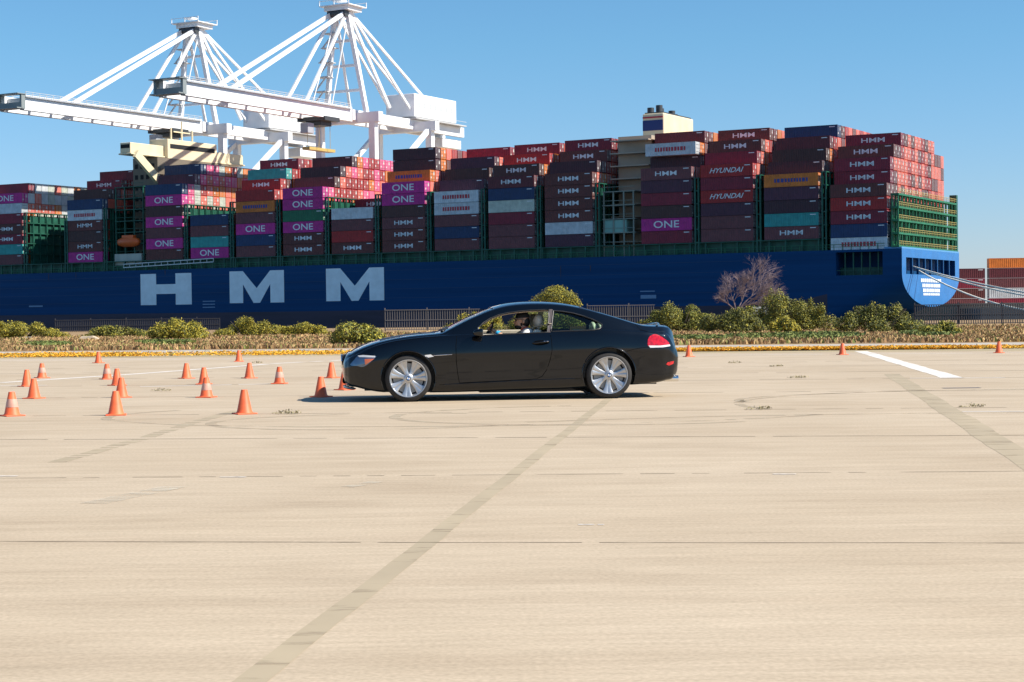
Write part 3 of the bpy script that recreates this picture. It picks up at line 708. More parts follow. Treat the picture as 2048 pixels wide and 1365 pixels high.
# forward accommodation with bridge
u = UX(-106.4); mb = MB(); mb.box(u + 1.5, u + 10, 7.5, BEAM - 7.5, Z_DECK, 44.0); acc = mb.build('accommodation', mat('acc_shade', (.16, .135, .10), .6, 0, .05, .2), ship)  # pale tower given a dark brown that paints in its shade
mb = MB()
for t in range(9):
    for k in range(4): MB().box(u + 2.2 + k * 1.9, u + 3.2 + k * 1.9, 7.42, 7.49, 18 + t * 2.9, 19.2 + t * 2.9).build('window', M_DARK, acc)
mb = MB(); mb.box(u + 5.0, u + 8.5, -1.5, BEAM + 1.5, 44.6, 47.4); mb.box(u + 3.5, u + 9.8, 12, BEAM - 12, 44.0, 49.3)
mb.box(u + 4.6, u + 9.0, -1.8, BEAM + 1.8, 44.2, 44.6); br = mb.build('bridge', M_BEIGE, ship, bevel=.15)
MB().box(u + 9.81, u + 9.86, 13, BEAM - 13, 46.8, 48.0).build('window', M_DARK, br); MB().box(u + 5.2, u + 8.3, -1.56, -1.51, 45.9, 46.9).build('window', M_DARK, br)
mb = MB(); mb.bar((u + 9.4, -.5, 44.4), (u + 9.6, 9.5, 37.0), 1.0, 2.2); mb.build('wing_brace', M_BEIGE, br)
mb = MB()
for y in (18, 22.5, 27): mb.tube([(u + 6, y, 49.3), (u + 6, y, 53 + (y == 22.5) * 2)], .25, 6)
mb.bar((u + 6, 19, 52), (u + 6, 26, 52), .3); mb.build('mast', M_BEIGE, ship)
mb = MB()
for t in range(7): mb.box(u + .4, u + 10.4, 1.2, 5.5, 17.8 + t * 3, 18.0 + t * 3)
for x in (.5, 3.6, 6.8, 9.9): mb.box(u + x, u + x + .3, 1.3, 1.6, Z_DECK, 36)
for t in range(7): mb.box(u + .4, u + 10.4, 1.2, 1.26, 18.8 + t * 3, 18.9 + t * 3)
mb.build('side_decks', M_SGREEN, ship)
mb = MB(); mb.tube([(u + 1.6, .9, 21.3), (u + 2.2, .9, 21.3), (u + 4, .9, 21.3), (u + 7, .9, 21.3), (u + 8.6, .9, 21.3), (u + 9.1, .9, 21.3)], [.3, .95, 1.35, 1.35, .95, .3], 14); mb.box(u + 3.5, u + 7.4, .3, 1.5, 22.3, 23.1)
mb.build('lifeboat', M_ORG, ship, 50)
MB().box(u + .4, u + 9.6, .9, 4, 15.2, 18.2).build('deck_house', M_BEIGE if False else mat('pale_block', (.44, .45, .38), .6, 0, .08, .4), ship)

# mooring ropes from the stern
def rope(p, q, label, sag=1.0):
    pts = [p.lerp(q, i / 24) - Vector((0, 0, sag * 4 * (i / 24) * (1 - i / 24))) for i in range(25)]
    o = MB().tube(pts, .17, 6).build('mooring_rope', M_ROPE, smooth=60); tag(o, label, 'rope', 'mooring ropes at the stern')
s0 = ship_world(3.3, 8, 10.0)
rope(s0, at(2110, 594, 330), 'upper pale mooring rope running from stern to the right edge', .6)
rope(ship_world(3.3, 12, 9.2), at(2060, 622, 352), 'lower pale mooring rope slanting from stern down to the quay', 1.2)
rope(ship_world(3.3, 9, 9.9), at(2110, 600, 335), 'middle pale mooring rope just below the upper one', .8)

# far quay with cranes and yard stacks
qa = [ship_world(-900, BEAM + 6, 0), ship_world(110, BEAM + 6, 0), ship_world(110, BEAM + 500, 0), ship_world(-900, BEAM + 500, 0)]
mb = MB(); mb.add([(p.x, p.y, z) for z in (-3, 2.2) for p in qa], [(0, 1, 2, 3), (4, 5, 6, 7), (0, 1, 5, 4), (1, 2, 6, 5), (2, 3, 7, 6), (3, 0, 4, 7)])
tag(mb.build('quay', M_CONC), None, None, None, 'structure')
qb = [(104, 392), (400, 340), (600, 900), (110, 900)]
mb = MB(); mb.add([(p[0], p[1], z) for z in (-3, 1.0) for p in qb], [(0, 1, 2, 3), (4, 5, 6, 7), (0, 1, 5, 4), (1, 2, 6, 5), (2, 3, 7, 6), (3, 0, 4, 7)])
tag(mb.build('quay', mat('quay_dark', (.16, .14, .13), .9, 0, .15, .2)), None, None, None, 'structure')
yard = ['red', 'white', 'rosewood', 'maroon', 'orange'], ['crimson', 'cream', 'maroon', 'maroon', 'orange'], ['rosewood', 'rosewood', 'maroon', 'brown', 'cream'], ['maroon', 'white', 'umber', 'brown']
yx = [at(1925, 600, 500).x, at(1925 + 95, 600, 500).x, at(1925 + 190, 600, 500).x, at(1925 - 95, 600, 500).x]
YC = [['rosewood', 'brown', 'crimson', 'maroon'], ['crimson', 'white', 'rosewood', 'maroon', 'orange'], ['red', 'cream', 'white', 'umber', 'orange'], ['maroon', 'rosewood', 'umber']]
PL = ['yard stack just right of the stern', 'yard stack near the right edge', 'yard stack cut by the right edge', 'yard stack partly behind the stern']
for c_, (x, cl) in enumerate(zip(yx, YC)):
    for t, k in enumerate(cl):
        o = bpy.data.objects.new('shipping_container', container_mesh(k, None)); COL.objects.link(o); o.location = (x, 500, 1.0 + t * TP); o.rotation_euler = (0, 0, -.02)
        tag(o, '%s container, %s from ground in %s' % (CNAME[k], ORD[t + 1], PL[c_]), 'container', 'containers stacked in the far yard')
bb = MB(); bb.box(-7, 7, -.5, .5, 0, .5); 

# ------------------------------------------------------------------ ship-to-shore cranes
def make_crane(origin, label):
    """origin on the ship-side rail; local -y reaches out over the ship"""
    e = empty('gantry_crane', label, 'crane', origin, -TH, 'white dockside cranes behind the ship')
    g0, g1, w = 0.0, 30.0, 9.0                       # rails, half width
    for s_ in (-1, 1):
        x = s_ * w
        for y, nm in ((g0, 'leg'), (g1, 'leg')):
            MB().box(x - 1.0, x + 1.0, y - .9, y + .9, 0, 57.5).build('leg', M_CRANE, e)
        MB().box(x - .7, x + .7, g0 + .9, g1 - .9, 15.5, 17.5).build('sill_beam', M_CRANE, e)
        MB().bar((x, g1 - 1, 55), (x, g0 + .9, 35), 1.1, 1.3).build('brace', M_CRANE, e)
        MB().bar((x, g0 + .9, 34), (x, g1 - .9, 17.5), .9, 1.0).build('brace', M_CRANE, e)
        MB().bar((x * .75, g0, 57.5), (s_ * 2.2, g0 - 2, 85.5), 1.1, 1.3).build('mast_leg', M_CRANE, e)
        MB().bar((x * .75, g0 + 12, 60), (s_ * 2.2, g0 - 1, 85), .7, .8).build('mast_leg', M_CRANE, e)
        for yb, th in ((g0 - 56, 1.15), (g0 - 24, 1.0)):
            MB().bar((s_ * 3.4, yb, 58.6), (s_ * 2.2, g0 - 2, 86), .5, th).build('forestay', M_CRANE, e)
        MB().bar((s_ * 3.4, yb + 12, 58.6), (s_ * 2.2, g0 - 2, 84), .25, .3).build('forestay', M_CRANE, e)
        for yb in (g1 + 1, g1 + 18): MB().bar((s_ * 3.6, yb, 59), (s_ * 2.2, g0 - 1, 86), .5, .75).build('backstay', M_CRANE, e)
    for y in (g0, g1):
        MB().box(-w - 2.5, w + 2.5, y - 1.1, y + 1.1, 54.8, 57.6).build('portal_beam', M_CRANE, e)
        MB().box(-w + 1, w - 1, y - .8, y + .8, 15.5, 17.5).build('portal_beam', M_CRANE, e)
    # boom (twin girders with cross ties), from the tip to the back reach
    mb = MB()
    for s_ in (-1, 1): mb.box(s_ * 3.4 - .75, s_ * 3.4 + .75, g0 - 75, g0 - 3.2, 55.0, 58.9)
    y = g0 - 74
    while y < g0 - 4: mb.box(-2.6, 2.6, y, y + .7, 57.0, 58.3); y += 8
    bm_ = mb.build('boom', M_CRANE, e)
    mb = MB()
    for s_ in (-1, 1):
        for z in (59.6, 59.1): mb.box(s_ * 4.7 - .05, s_ * 4.7 + .05, g0 - 75, g0 - 4, z, z + .1)
        y = g0 - 75
        while y < g0 - 4: mb.box(s_ * 4.7 - .05, s_ * 4.7 + .05, y, y + .12, 58.4, 59.6); y += 2.5
        mb.box(s_ * 4.5 - .4, s_ * 4.5 + .4, g0 - 75, g0 - 4, 58.25, 58.4)
    mb.build('handrail', mat('rail_grey', (.5, .5, .5), .5), bm_)
    mb = MB(); mb.box(-4.2, 4.2, g0 - 76.2, g0 - 75, 55.2, 56.9); mb.box(-4.8, 4.8, g0 - 78.0, g0 - 75, 58.9, 59.1); mb.box(-4.6, 4.6, g0 - 78, g0 - 76.2, 55.2, 55.5)
    for s_ in (-1, 1): mb.box(s_ * 4.3 - .3, s_ * 4.3 + .3, g0 - 76.4, g0 - 75, 55.2, 58.9)
    mb.build('boom_tip', mat('tip_grey', (.22, .25, .25), .5), bm_)
    mb = MB()
    for s_ in (-1, 1): mb.box(s_ * 3.4 - .7, s_ * 3.4 + .7, g0 - 2.8, g1 + 28, 55.5, 58.4)
    y = g0
    while y < g1 + 27: mb.box(-2.6, 2.6, y, y + .7, 57.0, 58.3); y += 7
    mb.build('back_girder', M_CRANE, e)
    h = MB().box(-5, 5, g1 - 2, g1 + 22, 59.2, 66).build('machinery_house', M_CRANE, e, bevel=.25)
    for i in range(7): MB().box(5.01, 5.05, g1 + i * 3.1, g1 + i * 3.1 + 1.4, 62, 63.6).build('louvre', mat('louvre_grey', (.45, .47, .48), .6), h)
    mb = MB(); mb.box(-6.2, 6.2, g1 - 3, g1 + 26, 58.5, 58.8)
    for s_ in (-1, 1): mb.box(s_ * 6.1 - .05, s_ * 6.1 + .05, g1 - 3, g1 + 26, 59.8, 59.9)
    mb.build('platform', mat('rail_grey', (.5, .5, .5), .5), e)
    MB().box(-3, 3, g1 + 17, g1 + 28, 51.8, 54.6).build('trim_house', M_CRANE, e, bevel=.2)
    # apex
    mb = MB(); mb.box(-4, 4, g0 - 4.5, g0 + 2.5, 86, 87.2); mb.box(-5, 5, g0 - 5.5, g0 + 3.5, 87.2, 87.45); mb.box(-1.5, 1.5, g0 - 4, g0 - 1, 88.6, 89)
    for x, y in ((-4.9, g0 - 5.4), (4.9, g0 - 5.4), (4.9, g0 + 3.4), (-4.9, g0 + 3.4), (0, g0 - 5.4)): mb.box(x - .1, x + .1, y - .1, y + .1, 87.4, 88.8)
    for y in (g0 - 5.4, g0 + 3.4): mb.box(-4.9, 4.9, y - .06, y + .06, 88.6, 88.75)
    mb.build('apex_platform', M_CRANE, e)
    MB().tube([(-3, g0 - 3.5, 85.2), (3, g0 - 3.5, 85.2)], 1.1, 14).build('sheave', M_STEEL, e, 40)
    mb = MB()      # mast cross ties and ladder platforms
    for z, s_ in ((64, .83), (71, .62), (78, .44)):
        MB().bar((-w * .85 * s_, g0 - .4, z), (w * .85 * s_, g0 - .4, z), .6, .7).build('mast_tie', M_CRANE, e)
    for z in range(60, 84, 4): mb.box(-w - 1 + (z - 60) * .23, -w + 3 + (z - 60) * .23, g0 - 3, g0, z, z + .25)
    for z in range(60, 80, 4): mb.bar((-w - .6 + (z - 60) * .23, g0 - 2.9, z), (-w + 3.4 + (z - 60) * .23, g0 - 2.9, z + 4), .4, .3)
    mb.build('ladder', mat('rail_grey', (.5, .5, .5), .5), e)
    # trolley, cab and hoist gear under the girder
    mb = MB(); mb.box(-4.6, 4.6, g0 - 17, g0 - 10, 54.2, 55.3); mb.box(-2.5, 2.5, g0 - 16, g0 - 11, 53, 54.2); tr = mb.build('trolley', M_STEEL, e)
    MB().box(-1.2, 1.4, g0 - 20.5, g0 - 17.6, 50.6, 53.4).build('cab', mat('cab_grey', (.35, .37, .4), .4), e, bevel=.15)
    mb = MB()
    for x, y in ((-2, -16), (2, -16), (-2, -11), (2, -11)): mb.tube([(x, g0 + y, 53), (x, g0 + y, 47)], .07, 5)
    mb.box(-1.2, 1.2, g0 - 19.6, g0 - 7.4, 46.2, 47); mb.build('spreader', M_YEL, e)
    return e
tip2 = Vector((-83, 430, 0)); nn = Vector((sn, cs, 0))
make_crane(tip2 + nn * 77 + Vector((0, 0, 2.2)) - Vector((0, 0, 2.2)), 'nearer taller looking white gantry crane, right one of the two')
make_crane(tip2 + nn * 77 + Vector((-46.2, 26, 0)), 'farther white gantry crane at left with its boom tip by the edge')

# ------------------------------------------------------------------ the black coupe (local x runs from nose to tail, y away from the camera, z up; front axle at x = 0)
M_PAINT = mat('black_paint', (.0032, .0050, .0085), .40, .75, coat=1.0, spec=.0)
M_BLK = mat('black_plastic', (.012, .012, .013), .45); M_SEAM = mat('panel_gap', (.001, .001, .001), .9, spec=.1)
M_RUB = mat('tyre_rubber', (.022, .020, .019), .75, 0, .15, 20); M_CHR = mat('chrome', (.8, .8, .8), .12, 1)
M_RIM = mat('rim_silver', (.50, .51, .53), .36, .75); M_DISC = mat('brake_disc', (.34, .33, .32), .45, .6)
M_SATIN = mat('satin_trim', (.16, .13, .12), .35, .5); M_CRM = mat('cream_leather', (.72, .66, .54), .5, 0, .06, 8)
M_GLS = glass_mat('window_glass', (.62, .78, .70)); M_WSG = glass_mat('windscreen_glass', (.70, .86, .80))
M_RED = mat('lamp_red', (.50, .004, .012), .15, 0, .35, 30, coat=.8); M_WLENS = mat('lamp_clear', (.75, .75, .75), .15, coat=1.0)
M_HLENS = mat('headlamp_lens', (.10, .17, .26), .08, .5, coat=1.0); M_AMB = mat('lamp_amber', (.75, .16, .04), .2, coat=1.0)
def cl(x): return 1.4286 + (x - 1.4286) * 1.031
CP = [(cl(a), z) for a, z in ((-.905, .50), (-.87, .614), (-.762, .700), (-.643, .758), (-.476, .817), (-.238, .875), (0, .916), (.214, .938), (.405, .952), (.50, .968), (.62, 1.03), (.762, 1.104), (1.0, 1.213), (1.202, 1.290), (1.357, 1.332), (1.548, 1.357), (1.738, 1.365), (1.952, 1.361), (2.19, 1.338), (2.43, 1.289),
      (2.667, 1.220), (2.905, 1.144), (3.143, 1.066), (3.238, 1.040), (3.38, 1.026), (3.57, 1.014), (3.62, 1.003), (3.66, .965), (3.69, .88), (3.70, .74), (3.735, .70), (3.75, .60))]
def smooth_interp(pts):
    xs = np.array([p[0] for p in pts]); ys = np.array([p[1] for p in pts]); m_ = np.gradient(ys, xs)
    def f(x):
        x = min(max(x, xs[0]), xs[-1]); i = min(int(np.searchsorted(xs, x, 'right')) - 1, len(xs) - 2); h = xs[i + 1] - xs[i]; t = (x - xs[i]) / h
        return float((2 * t**3 - 3 * t * t + 1) * ys[i] + (t**3 - 2 * t * t + t) * h * m_[i] + (-2 * t**3 + 3 * t * t) * ys[i + 1] + (t**3 - t * t) * h * m_[i + 1])
    return f
f_zt = smooth_interp(CP)
f_zh = smooth_interp([(-.98, .52), (-.9, .585), (-.72, .668), (-.476, .762), (-.238, .826), (0, .862), (.214, .884), (.5, .902), (.7, .910), (1.2, .922), (1.96, .938), (2.69, .952), (3.14, .930), (3.5, .898), (3.65, .86), (3.75, .70), (3.82, .60)])
f_w = smooth_interp([(-.98, .42), (-.955, .60), (-.90, .715), (-.8, .80), (-.62, .868), (-.35, .905), (0, .922), (.5, .925), (2.2, .925), (2.8, .925), (3.1, .905), (3.4, .868), (3.62, .805), (3.74, .72), (3.80, .62), (3.825, .5)])
f_zb = smooth_interp([(-.98, .40), (-.95, .30), (-.90, .24), (-.75, .20), (-.4, .135), (0, .12), (.5, .115), (1.4, .128), (2.4, .145), (2.9, .17), (3.3, .19), (3.6, .225), (3.75, .28), (3.82, .38)])
SQ = lambda x: x if x > -.42 else -.42 + (x + .42) * .87
USQ = lambda x: x if x > -.42 else -.42 + (x + .42) / .87
def section_pts(x, inset=0.):
    zb, zt, zh, w = f_zb(x) + inset, f_zt(x) - inset, f_zh(x), f_w(x) - inset
    zt = max(zt, zb + .08); zh = min(zh - inset * .3, zt - .012)
    hgt = zh - zb
    ze = max(zt - .062, zh + .008); yb = w - .085
    ye = yb - max(0, ze - zh) * .60 - .02; em = (zh + ze) / 2
    cr = zb + hgt * .66
    return [(0, zb), (w * .5, zb), (w - .13, zb + .004), (w - .055, zb + .03), (w - .030, zb + .10), (w - .022, zb + hgt * .34), (w - .012, zb + hgt * .52), (w, cr), (w - .010, zb + hgt * .80), (w - .032, zb + hgt * .93),
            (w - .060, zh - .004), (yb, zh + .006), (yb - (ze - zh) * .27 - .006, em), (ye + .012, ze - .012), (ye - .03, ze + (zt - ze) * .35), (ye * .72, zt - (zt - ze) * .30), (ye * .38, zt - (zt - ze) * .08), (0, zt)]
def cat(pts, sub=4):
    P = [np.array(p) for p in pts]; P = [2 * P[0] - P[1]] + P + [2 * P[-1] - P[-2]]; out = []
    for i in range(1, len(P) - 2):
        for k in range(sub):
            t = k / sub; p0, p1, p2, p3 = P[i - 1:i + 3]
            # centripetal-ish damping keeps short spans from overshooting
            d = np.linalg.norm(p2 - p1) + 1e-6; a = (p2 - p0) * min(.5, .5 * 2 * d / (np.linalg.norm(p2 - p0) + 1e-6)); c_ = (p3 - p1) * min(.5, .5 * 2 * d / (np.linalg.norm(p3 - p1) + 1e-6))
            out.append((2 * t**3 - 3 * t * t + 1) * p1 + (t**3 - 2 * t * t + t) * a + (-2 * t**3 + 3 * t * t) * p2 + (t**3 - t * t) * c_)
    out.append(P[-2]); return out
def body_loft(x0, x1, n_, inset=0., sub=4, zmin=None):
    xs = x0 + (x1 - x0) * (np.arange(n_ + 1) / n_)
    if inset == 0 or inset < .03: # denser at the ends
        t = np.arange(n_ + 1) / n_; xs = x0 + (x1 - x0) * (t - .10 * np.sin(2 * np.pi * t) / (2 * np.pi) * 6 * .9)
        xs = np.sort(np.clip(xs, x0, x1))
    vs = []; rows = []
    for x in xs:
        h = cat(section_pts(x, inset), sub)
        xq = SQ(float(x)); ring = [(xq, -float(p[0]), float(max(p[1], zmin) if zmin else p[1])) for p in h] + [(xq, float(p[0]), float(max(p[1], zmin) if zmin else p[1])) for p in h[-2:0:-1]]
        rows.append(len(ring)); vs += ring
    m_ = rows[0]; fs = []
    for i in range(len(xs) - 1):
        for j in range(m_): a = i * m_ + j; c = i * m_ + (j + 1) % m_; fs.append((a, c, c + m_, a + m_))
    fs.append(tuple(range(m_))[::-1]); fs.append(tuple(range((len(xs) - 1) * m_, len(xs) * m_)))
    mb = MB(); mb.add(vs, fs); return mb.mesh('loft')
def prism(pts, a, c, axis='y'):
    mb = MB(); k = len(pts)
    P = (lambda p, t: (p[0], t, p[1])) if axis == 'y' else (lambda p, t: (p[0], p[1], t))
    mb.add([P(p, a) for p in pts] + [P(p, c) for p in pts], [tuple(range(k)), tuple(range(k, 2 * k))] + [(i, (i + 1) % k, k + (i + 1) % k, k + i) for i in range(k)])
    return mb.mesh('prism')
def cx2(*pts):
    """from coordinates measured on the enlarged photograph of the near side of the car"""
    return [((a - 430) / 420, 1.2 - (b_ - (107.5 - (a - 1030) * .0125)) / 421) for a, b_ in pts]
def roundp(pts, sub=5): 
    k = len(pts); out = []
    for i in range(k):
        p0, p1, p2, p3 = (np.array(pts[(i + j) % k]) for j in (-1, 0, 1, 2))
        for q in range(sub):
            t = q / sub; out.append(tuple(.5 * (2 * p1 + (p2 - p0) * t + (2 * p0 - 5 * p1 + 4 * p2 - p3) * t * t + (3 * p1 - p0 - 3 * p2 + p3) * t**3)))
    return out
WINF = cx2((840, 192), (872, 163), (915, 137), (965, 117), (1020, 105), (1080, 97), (1150, 91), (1210, 88), (1259, 86), (1256, 130), (1248, 175), (1240, 219), (1130, 224), (1000, 229), (870, 236), (848, 232), (840, 215))
WINR = cx2((1285, 93), (1340, 97), (1400, 107), (1460, 124), (1510, 143), (1545, 160), (1563, 174), (1561, 188), (1545, 200), (1515, 206), (1440, 209), (1340, 212), (1262, 215), (1272, 160))
car = empty('sports_coupe', 'glossy black two door coupe driving left across the concrete', 'car')
CAR_O = (0, 0, 0)
outer = body_loft(-.977, 3.822, 150)
cab = body_loft(.50, 3.20, 40, .055, 2, zmin=.32)
wheels = []
for x, z, r in ((0, .322, .366), (2.78, .335, .366)):
    for s_ in (-1, 1):
        mb = MB(); mb.lathe([(0.0001, s_ * .60), (r, s_ * .60), (r, s_ * 1.1), (0.0001, s_ * 1.1)], 64, c=(x, 0, z)); wheels.append(mb.mesh('w'))
WSP = [(.60, -.74), (.50, -.40), (.475, 0), (.50, .40), (.60, .74), (1.22, .555), (1.19, .3), (1.18, 0), (1.19, -.3), (1.22, -.555)]
RWP = [(2.50, -.50), (2.47, -.25), (2.46, 0), (2.47, .25), (2.50, .50), (3.04, .585), (3.12, .3), (3.14, 0), (3.12, -.3), (3.04, -.585)]
res = boolean(outer, [cab]); res = boolean(res, wheels[:1]); 
for w_ in wheels[1:]: res = boolean(res, [w_])
for c_ in (prism(WINF, -1.3, 1.3), prism(WINR, -1.3, 1.3), prism(WSP, .955, 1.8, 'z'), prism(RWP, 1.03, 1.8, 'z')): res = boolean(res, [c_])
res.materials.clear(); res.materials.append(M_PAINT); res.materials.append(M_BLK)
for p in res.polygons:
    c_ = p.center
    inw = any(math.hypot(c_.x - x, c_.z - z) < .362 or (abs(c_.y) < .61 and abs(c_.x - x) < .37) for x, z in ((0, .322), (2.78, .335))) and abs(c_.y) < f_w(c_.x) - .012
    p.material_index = 1 if (inw or (abs(c_.y) < .60 and c_.z < .3)) else 0
shade(res, 28); body = link('body', res, [M_PAINT, M_BLK], car)
def W_at(x, z):
    x = USQ(x)
    h = cat(section_pts(x), 4); best = 0
    for a, c in zip(h, h[1:]):
        if min(a[1], c[1]) - 1e-6 <= z <= max(a[1], c[1]) + 1e-6 and max(a[0], c[0]) > .3:
            t = 0 if abs(c[1] - a[1]) < 1e-6 else (z - a[1]) / (c[1] - a[1]); best = max(best, a[0] + (c[0] - a[0]) * t)
    return best if best else f_w(x)
def patch(name, poly, inset, side, m_, parent=None, axis='y', ymin=.25, thick=0, ang=30, nz=.3):
    """a panel that follows the body surface inside the outline poly"""
    surf = body_loft(-.977 - (-inset if inset < 0 else 0), 3.822, 150, inset)
    if axis == 'y': c_ = prism(poly, side * ymin, side * 1.3)
    else: c_ = prism(poly, ymin, 1.8, 'z')
    me = boolean(surf, [c_], 'INTERSECT'); bm = bmesh.new(); bm.from_mesh(me)
    bmesh.ops.recalc_face_normals(bm, faces=bm.faces); bad = []
    for f in bm.faces:
        n_ = f.normal
        if axis == 'y':
            if n_.y * side < .12 and not (n_.x * (1 if f.calc_center_median().x > 1.4 else -1) > .3 and abs(n_.y) > .05): bad.append(f)
        elif n_.z < nz: bad.append(f)
    bmesh.ops.delete(bm, geom=bad, context='FACES'); bm.to_mesh(me); bm.free()
    me.materials.clear(); me.materials.append(m_); shade(me, ang)
    o = link(name, me, m_, parent or car)
    if thick: s_ = o.modifiers.new('s', 'SOLIDIFY'); s_.thickness = thick; s_.offset = 1
    return o
tag(patch('windscreen', WSP, .012, 1, M_WSG, axis='z', ymin=.94), None, None)
patch('rear_window', RWP, .012, 1, M_WSG, axis='z', ymin=1.0)
for s_ in (-1, 1): patch('quarter_window', WINR, .014, s_, M_GLS)
def outline(name, pts, side, r, m_, off=.0, closed=True, parent=None, dense=.04):
    P = []; L = list(pts) + ([pts[0]] if closed else [])
    for a, c in zip(L, L[1:]):
        k = max(1, int(math.hypot(c[0] - a[0], c[1] - a[1]) / dense))
        for i in range(k): t = i / k; P.append((a[0] + (c[0] - a[0]) * t, a[1] + (c[1] - a[1]) * t))
    if not closed: P.append(L[-1])
    else: P.append(P[0])
    return MB().tube([(x, side * (W_at(x, z) + off), z) for x, z in P], r, 6).build(name, m_, parent or car, 60)
for s_ in (-1, 1):
    # window frames: black rubber, bright line over the door glass
    outline('window_trim', WINF, s_, .011, M_BLK, -.004); outline('window_trim', WINR, s_, .012, M_BLK, -.004)
    # doors: seams
    dr = outline('door_seam', cx2((712, 240), (706, 300), (707, 380), (714, 450), (724, 511), (900, 503), (1080, 494), (1170, 489), (1205, 474), (1232, 436), (1252, 380), (1264, 320), (1262, 260), (1252, 217)), s_, .0055, M_SEAM, -.003, False)
    outline('bumper_seam', cx2((1700, 330), (1740, 318), (1800, 308), (1835, 305)), s_, .004, M_SEAM, -.002, False)
    outline('boot_seam', cx2((1765, 172), (1790, 205), (1850, 220), (1880, 225), (1925, 248), (1965, 288)), s_, .004, M_SEAM, -.002, False)
    outline('bonnet_seam', cx2((90, 375), (130, 345), (230, 303), (330, 276), (430, 262), (520, 252), (620, 244)), s_, .004, M_SEAM, -.002, False)
    outline('sill_seam', cx2((608, 522), (900, 508), (1200, 494), (1432, 486)), s_, .004, M_SEAM, -.002, False)
    # crease lines that catch the light
    outline('sill_crease', cx2((640, 521), (800, 513), (1000, 504), (1200, 495), (1395, 489)), s_, .010, M_PAINT, -.004, False)
    for x, z in ((0, .322), (2.78, .335)):     # arch lips
        pts = []
        for i in range(41):
            a = R(-20 + 220 * i / 40); xx, zz = x + .376 * math.cos(a), z + .376 * math.sin(a)
            if zz > f_zb(xx) + .03: pts.append((xx, s_ * (W_at(xx, zz) - .004), zz))
        MB().tube(pts, .013, 6).build('arch_lip', M_PAINT, car, 60)
    HL = roundp(cx2((96, 408), (118, 380), (140, 355), (170, 350), (244, 355), (240, 364), (222, 382), (192, 407), (165, 418), (135, 412)), 3)
    h = patch('headlight', HL, -.004, s_, M_HLENS)
    patch('indicator_lens', cx2((180, 372), (236, 370), (214, 386), (190, 402), (182, 405)), -.007, s_, M_AMB, h)
    patch('lamp_trim', cx2((140, 353), (172, 349), (242, 354), (240, 363), (150, 361)), -.008, s_, M_WLENS, h)
    TL = roundp(cx2((1828, 292), (1830, 262), (1846, 240), (1876, 230), (1906, 240), (1940, 262), (1962, 284), (1960, 296), (1900, 300), (1840, 302)), 3)
    t_ = patch('tail_light', TL, -.005, s_, M_RED)
    patch('lamp_strip', cx2((1832, 296), (1900, 297), (1966, 291), (1968, 300), (1920, 307), (1842, 309)), -.009, s_, M_WLENS, t_)
    patch('rear_reflector', cx2((1941, 408), (1950, 396), (1978, 390), (1992, 389), (1988, 404), (1960, 416)), -.005, s_, M_RED)
    # side repeater and chrome strip
    outline('side_strip', cx2((575, 352), (630, 349), (683, 346)), s_, .006, M_CHR, .001, False)
    patch('side_repeater', cx2((523, 350), (560, 346), (578, 358), (545, 364)), -.006, s_, M_WLENS)
    # door handle with recess
    a = cx2((1150, 280), (1244, 272)); zc = (a[0][1] + a[1][1]) / 2
    mb = MB(); mb.tube([(a[0][0], s_ * (W_at(a[0][0], zc) + .004), a[0][1] - .002), (a[0][0] + .03, s_ * (W_at(a[0][0], zc) + .028), a[0][1]), (a[1][0] - .03, s_ * (W_at(a[1][0], zc) + .028), a[1][1]), (a[1][0], s_ * (W_at(a[1][0], zc) + .004), a[1][1])], [.008, .013, .014, .012], 8)
    hd = mb.build('door_handle', M_PAINT, car, 60)
    outline('chrome_inlay', [(a[1][0] - .07, a[1][1] + .003), (a[1][0] - .005, a[1][1] + .004)], s_, .008, M_CHR, .034, False, hd)
    patch('handle_recess', roundp(cx2((1150, 284), (1170, 268), (1220, 265), (1248, 275), (1240, 285), (1200, 294), (1165, 292)), 3), -.0015, s_, M_SEAM)
    # mirror
    a = cx2((838, 215))[0]; mb = MB(); y = s_ * 1.01
    mb.add([(a[0] + q * (.085 if q < 0 else .05) + .0, y + e_ * .115 * (.72 if q < 0 else 1), a[1] - .012 + v * (.062 if v > 0 else .056) * (.55 if q < 0 else 1)) for q in (-1, 1) for e_ in (-1, 1) for v in (-1, 1)], [(0, 1, 3, 2), (4, 6, 7, 5), (0, 4, 5, 1), (2, 3, 7, 6), (0, 2, 6, 4), (1, 5, 7, 3)])
    mr = mb.build('mirror', M_PAINT, car, bevel=.028)
    mr.modifiers['bevel'].segments = 5; mr.modifiers['bevel'].limit_method = 'NONE'; shade(mr.data, 180)
    MB().tube([(a[0] + .02, s_ * .86, a[1] - .05), (a[0], s_ * .93, a[1] - .045), (a[0], s_ * .97, a[1] - .035)], [.03, .022, .03], 8).build('mirror_arm', M_PAINT, mr, 60)
    MB().box(a[0] + .048, a[0] + .053, y - .085, y + .085, a[1] - .05, a[1] + .03).build('mirror_glass', M_CHR, mr)
# B pillar cover (satin strip) and inner frames
for s_ in (-1, 1):
    patch('pillar_cover', cx2((1263, 84), (1283, 84), (1276, 125), (1258, 219), (1241, 219), (1252, 160)), -.003, s_, M_SATIN)
    MB().tube([(x, s_ * (W_at(x, z) - .035), z - .012) for x, z in WINF[1:9]], .012, 6).build('roof_trim', mat('trim_beige', (.42, .34, .26), .6), car, 60)
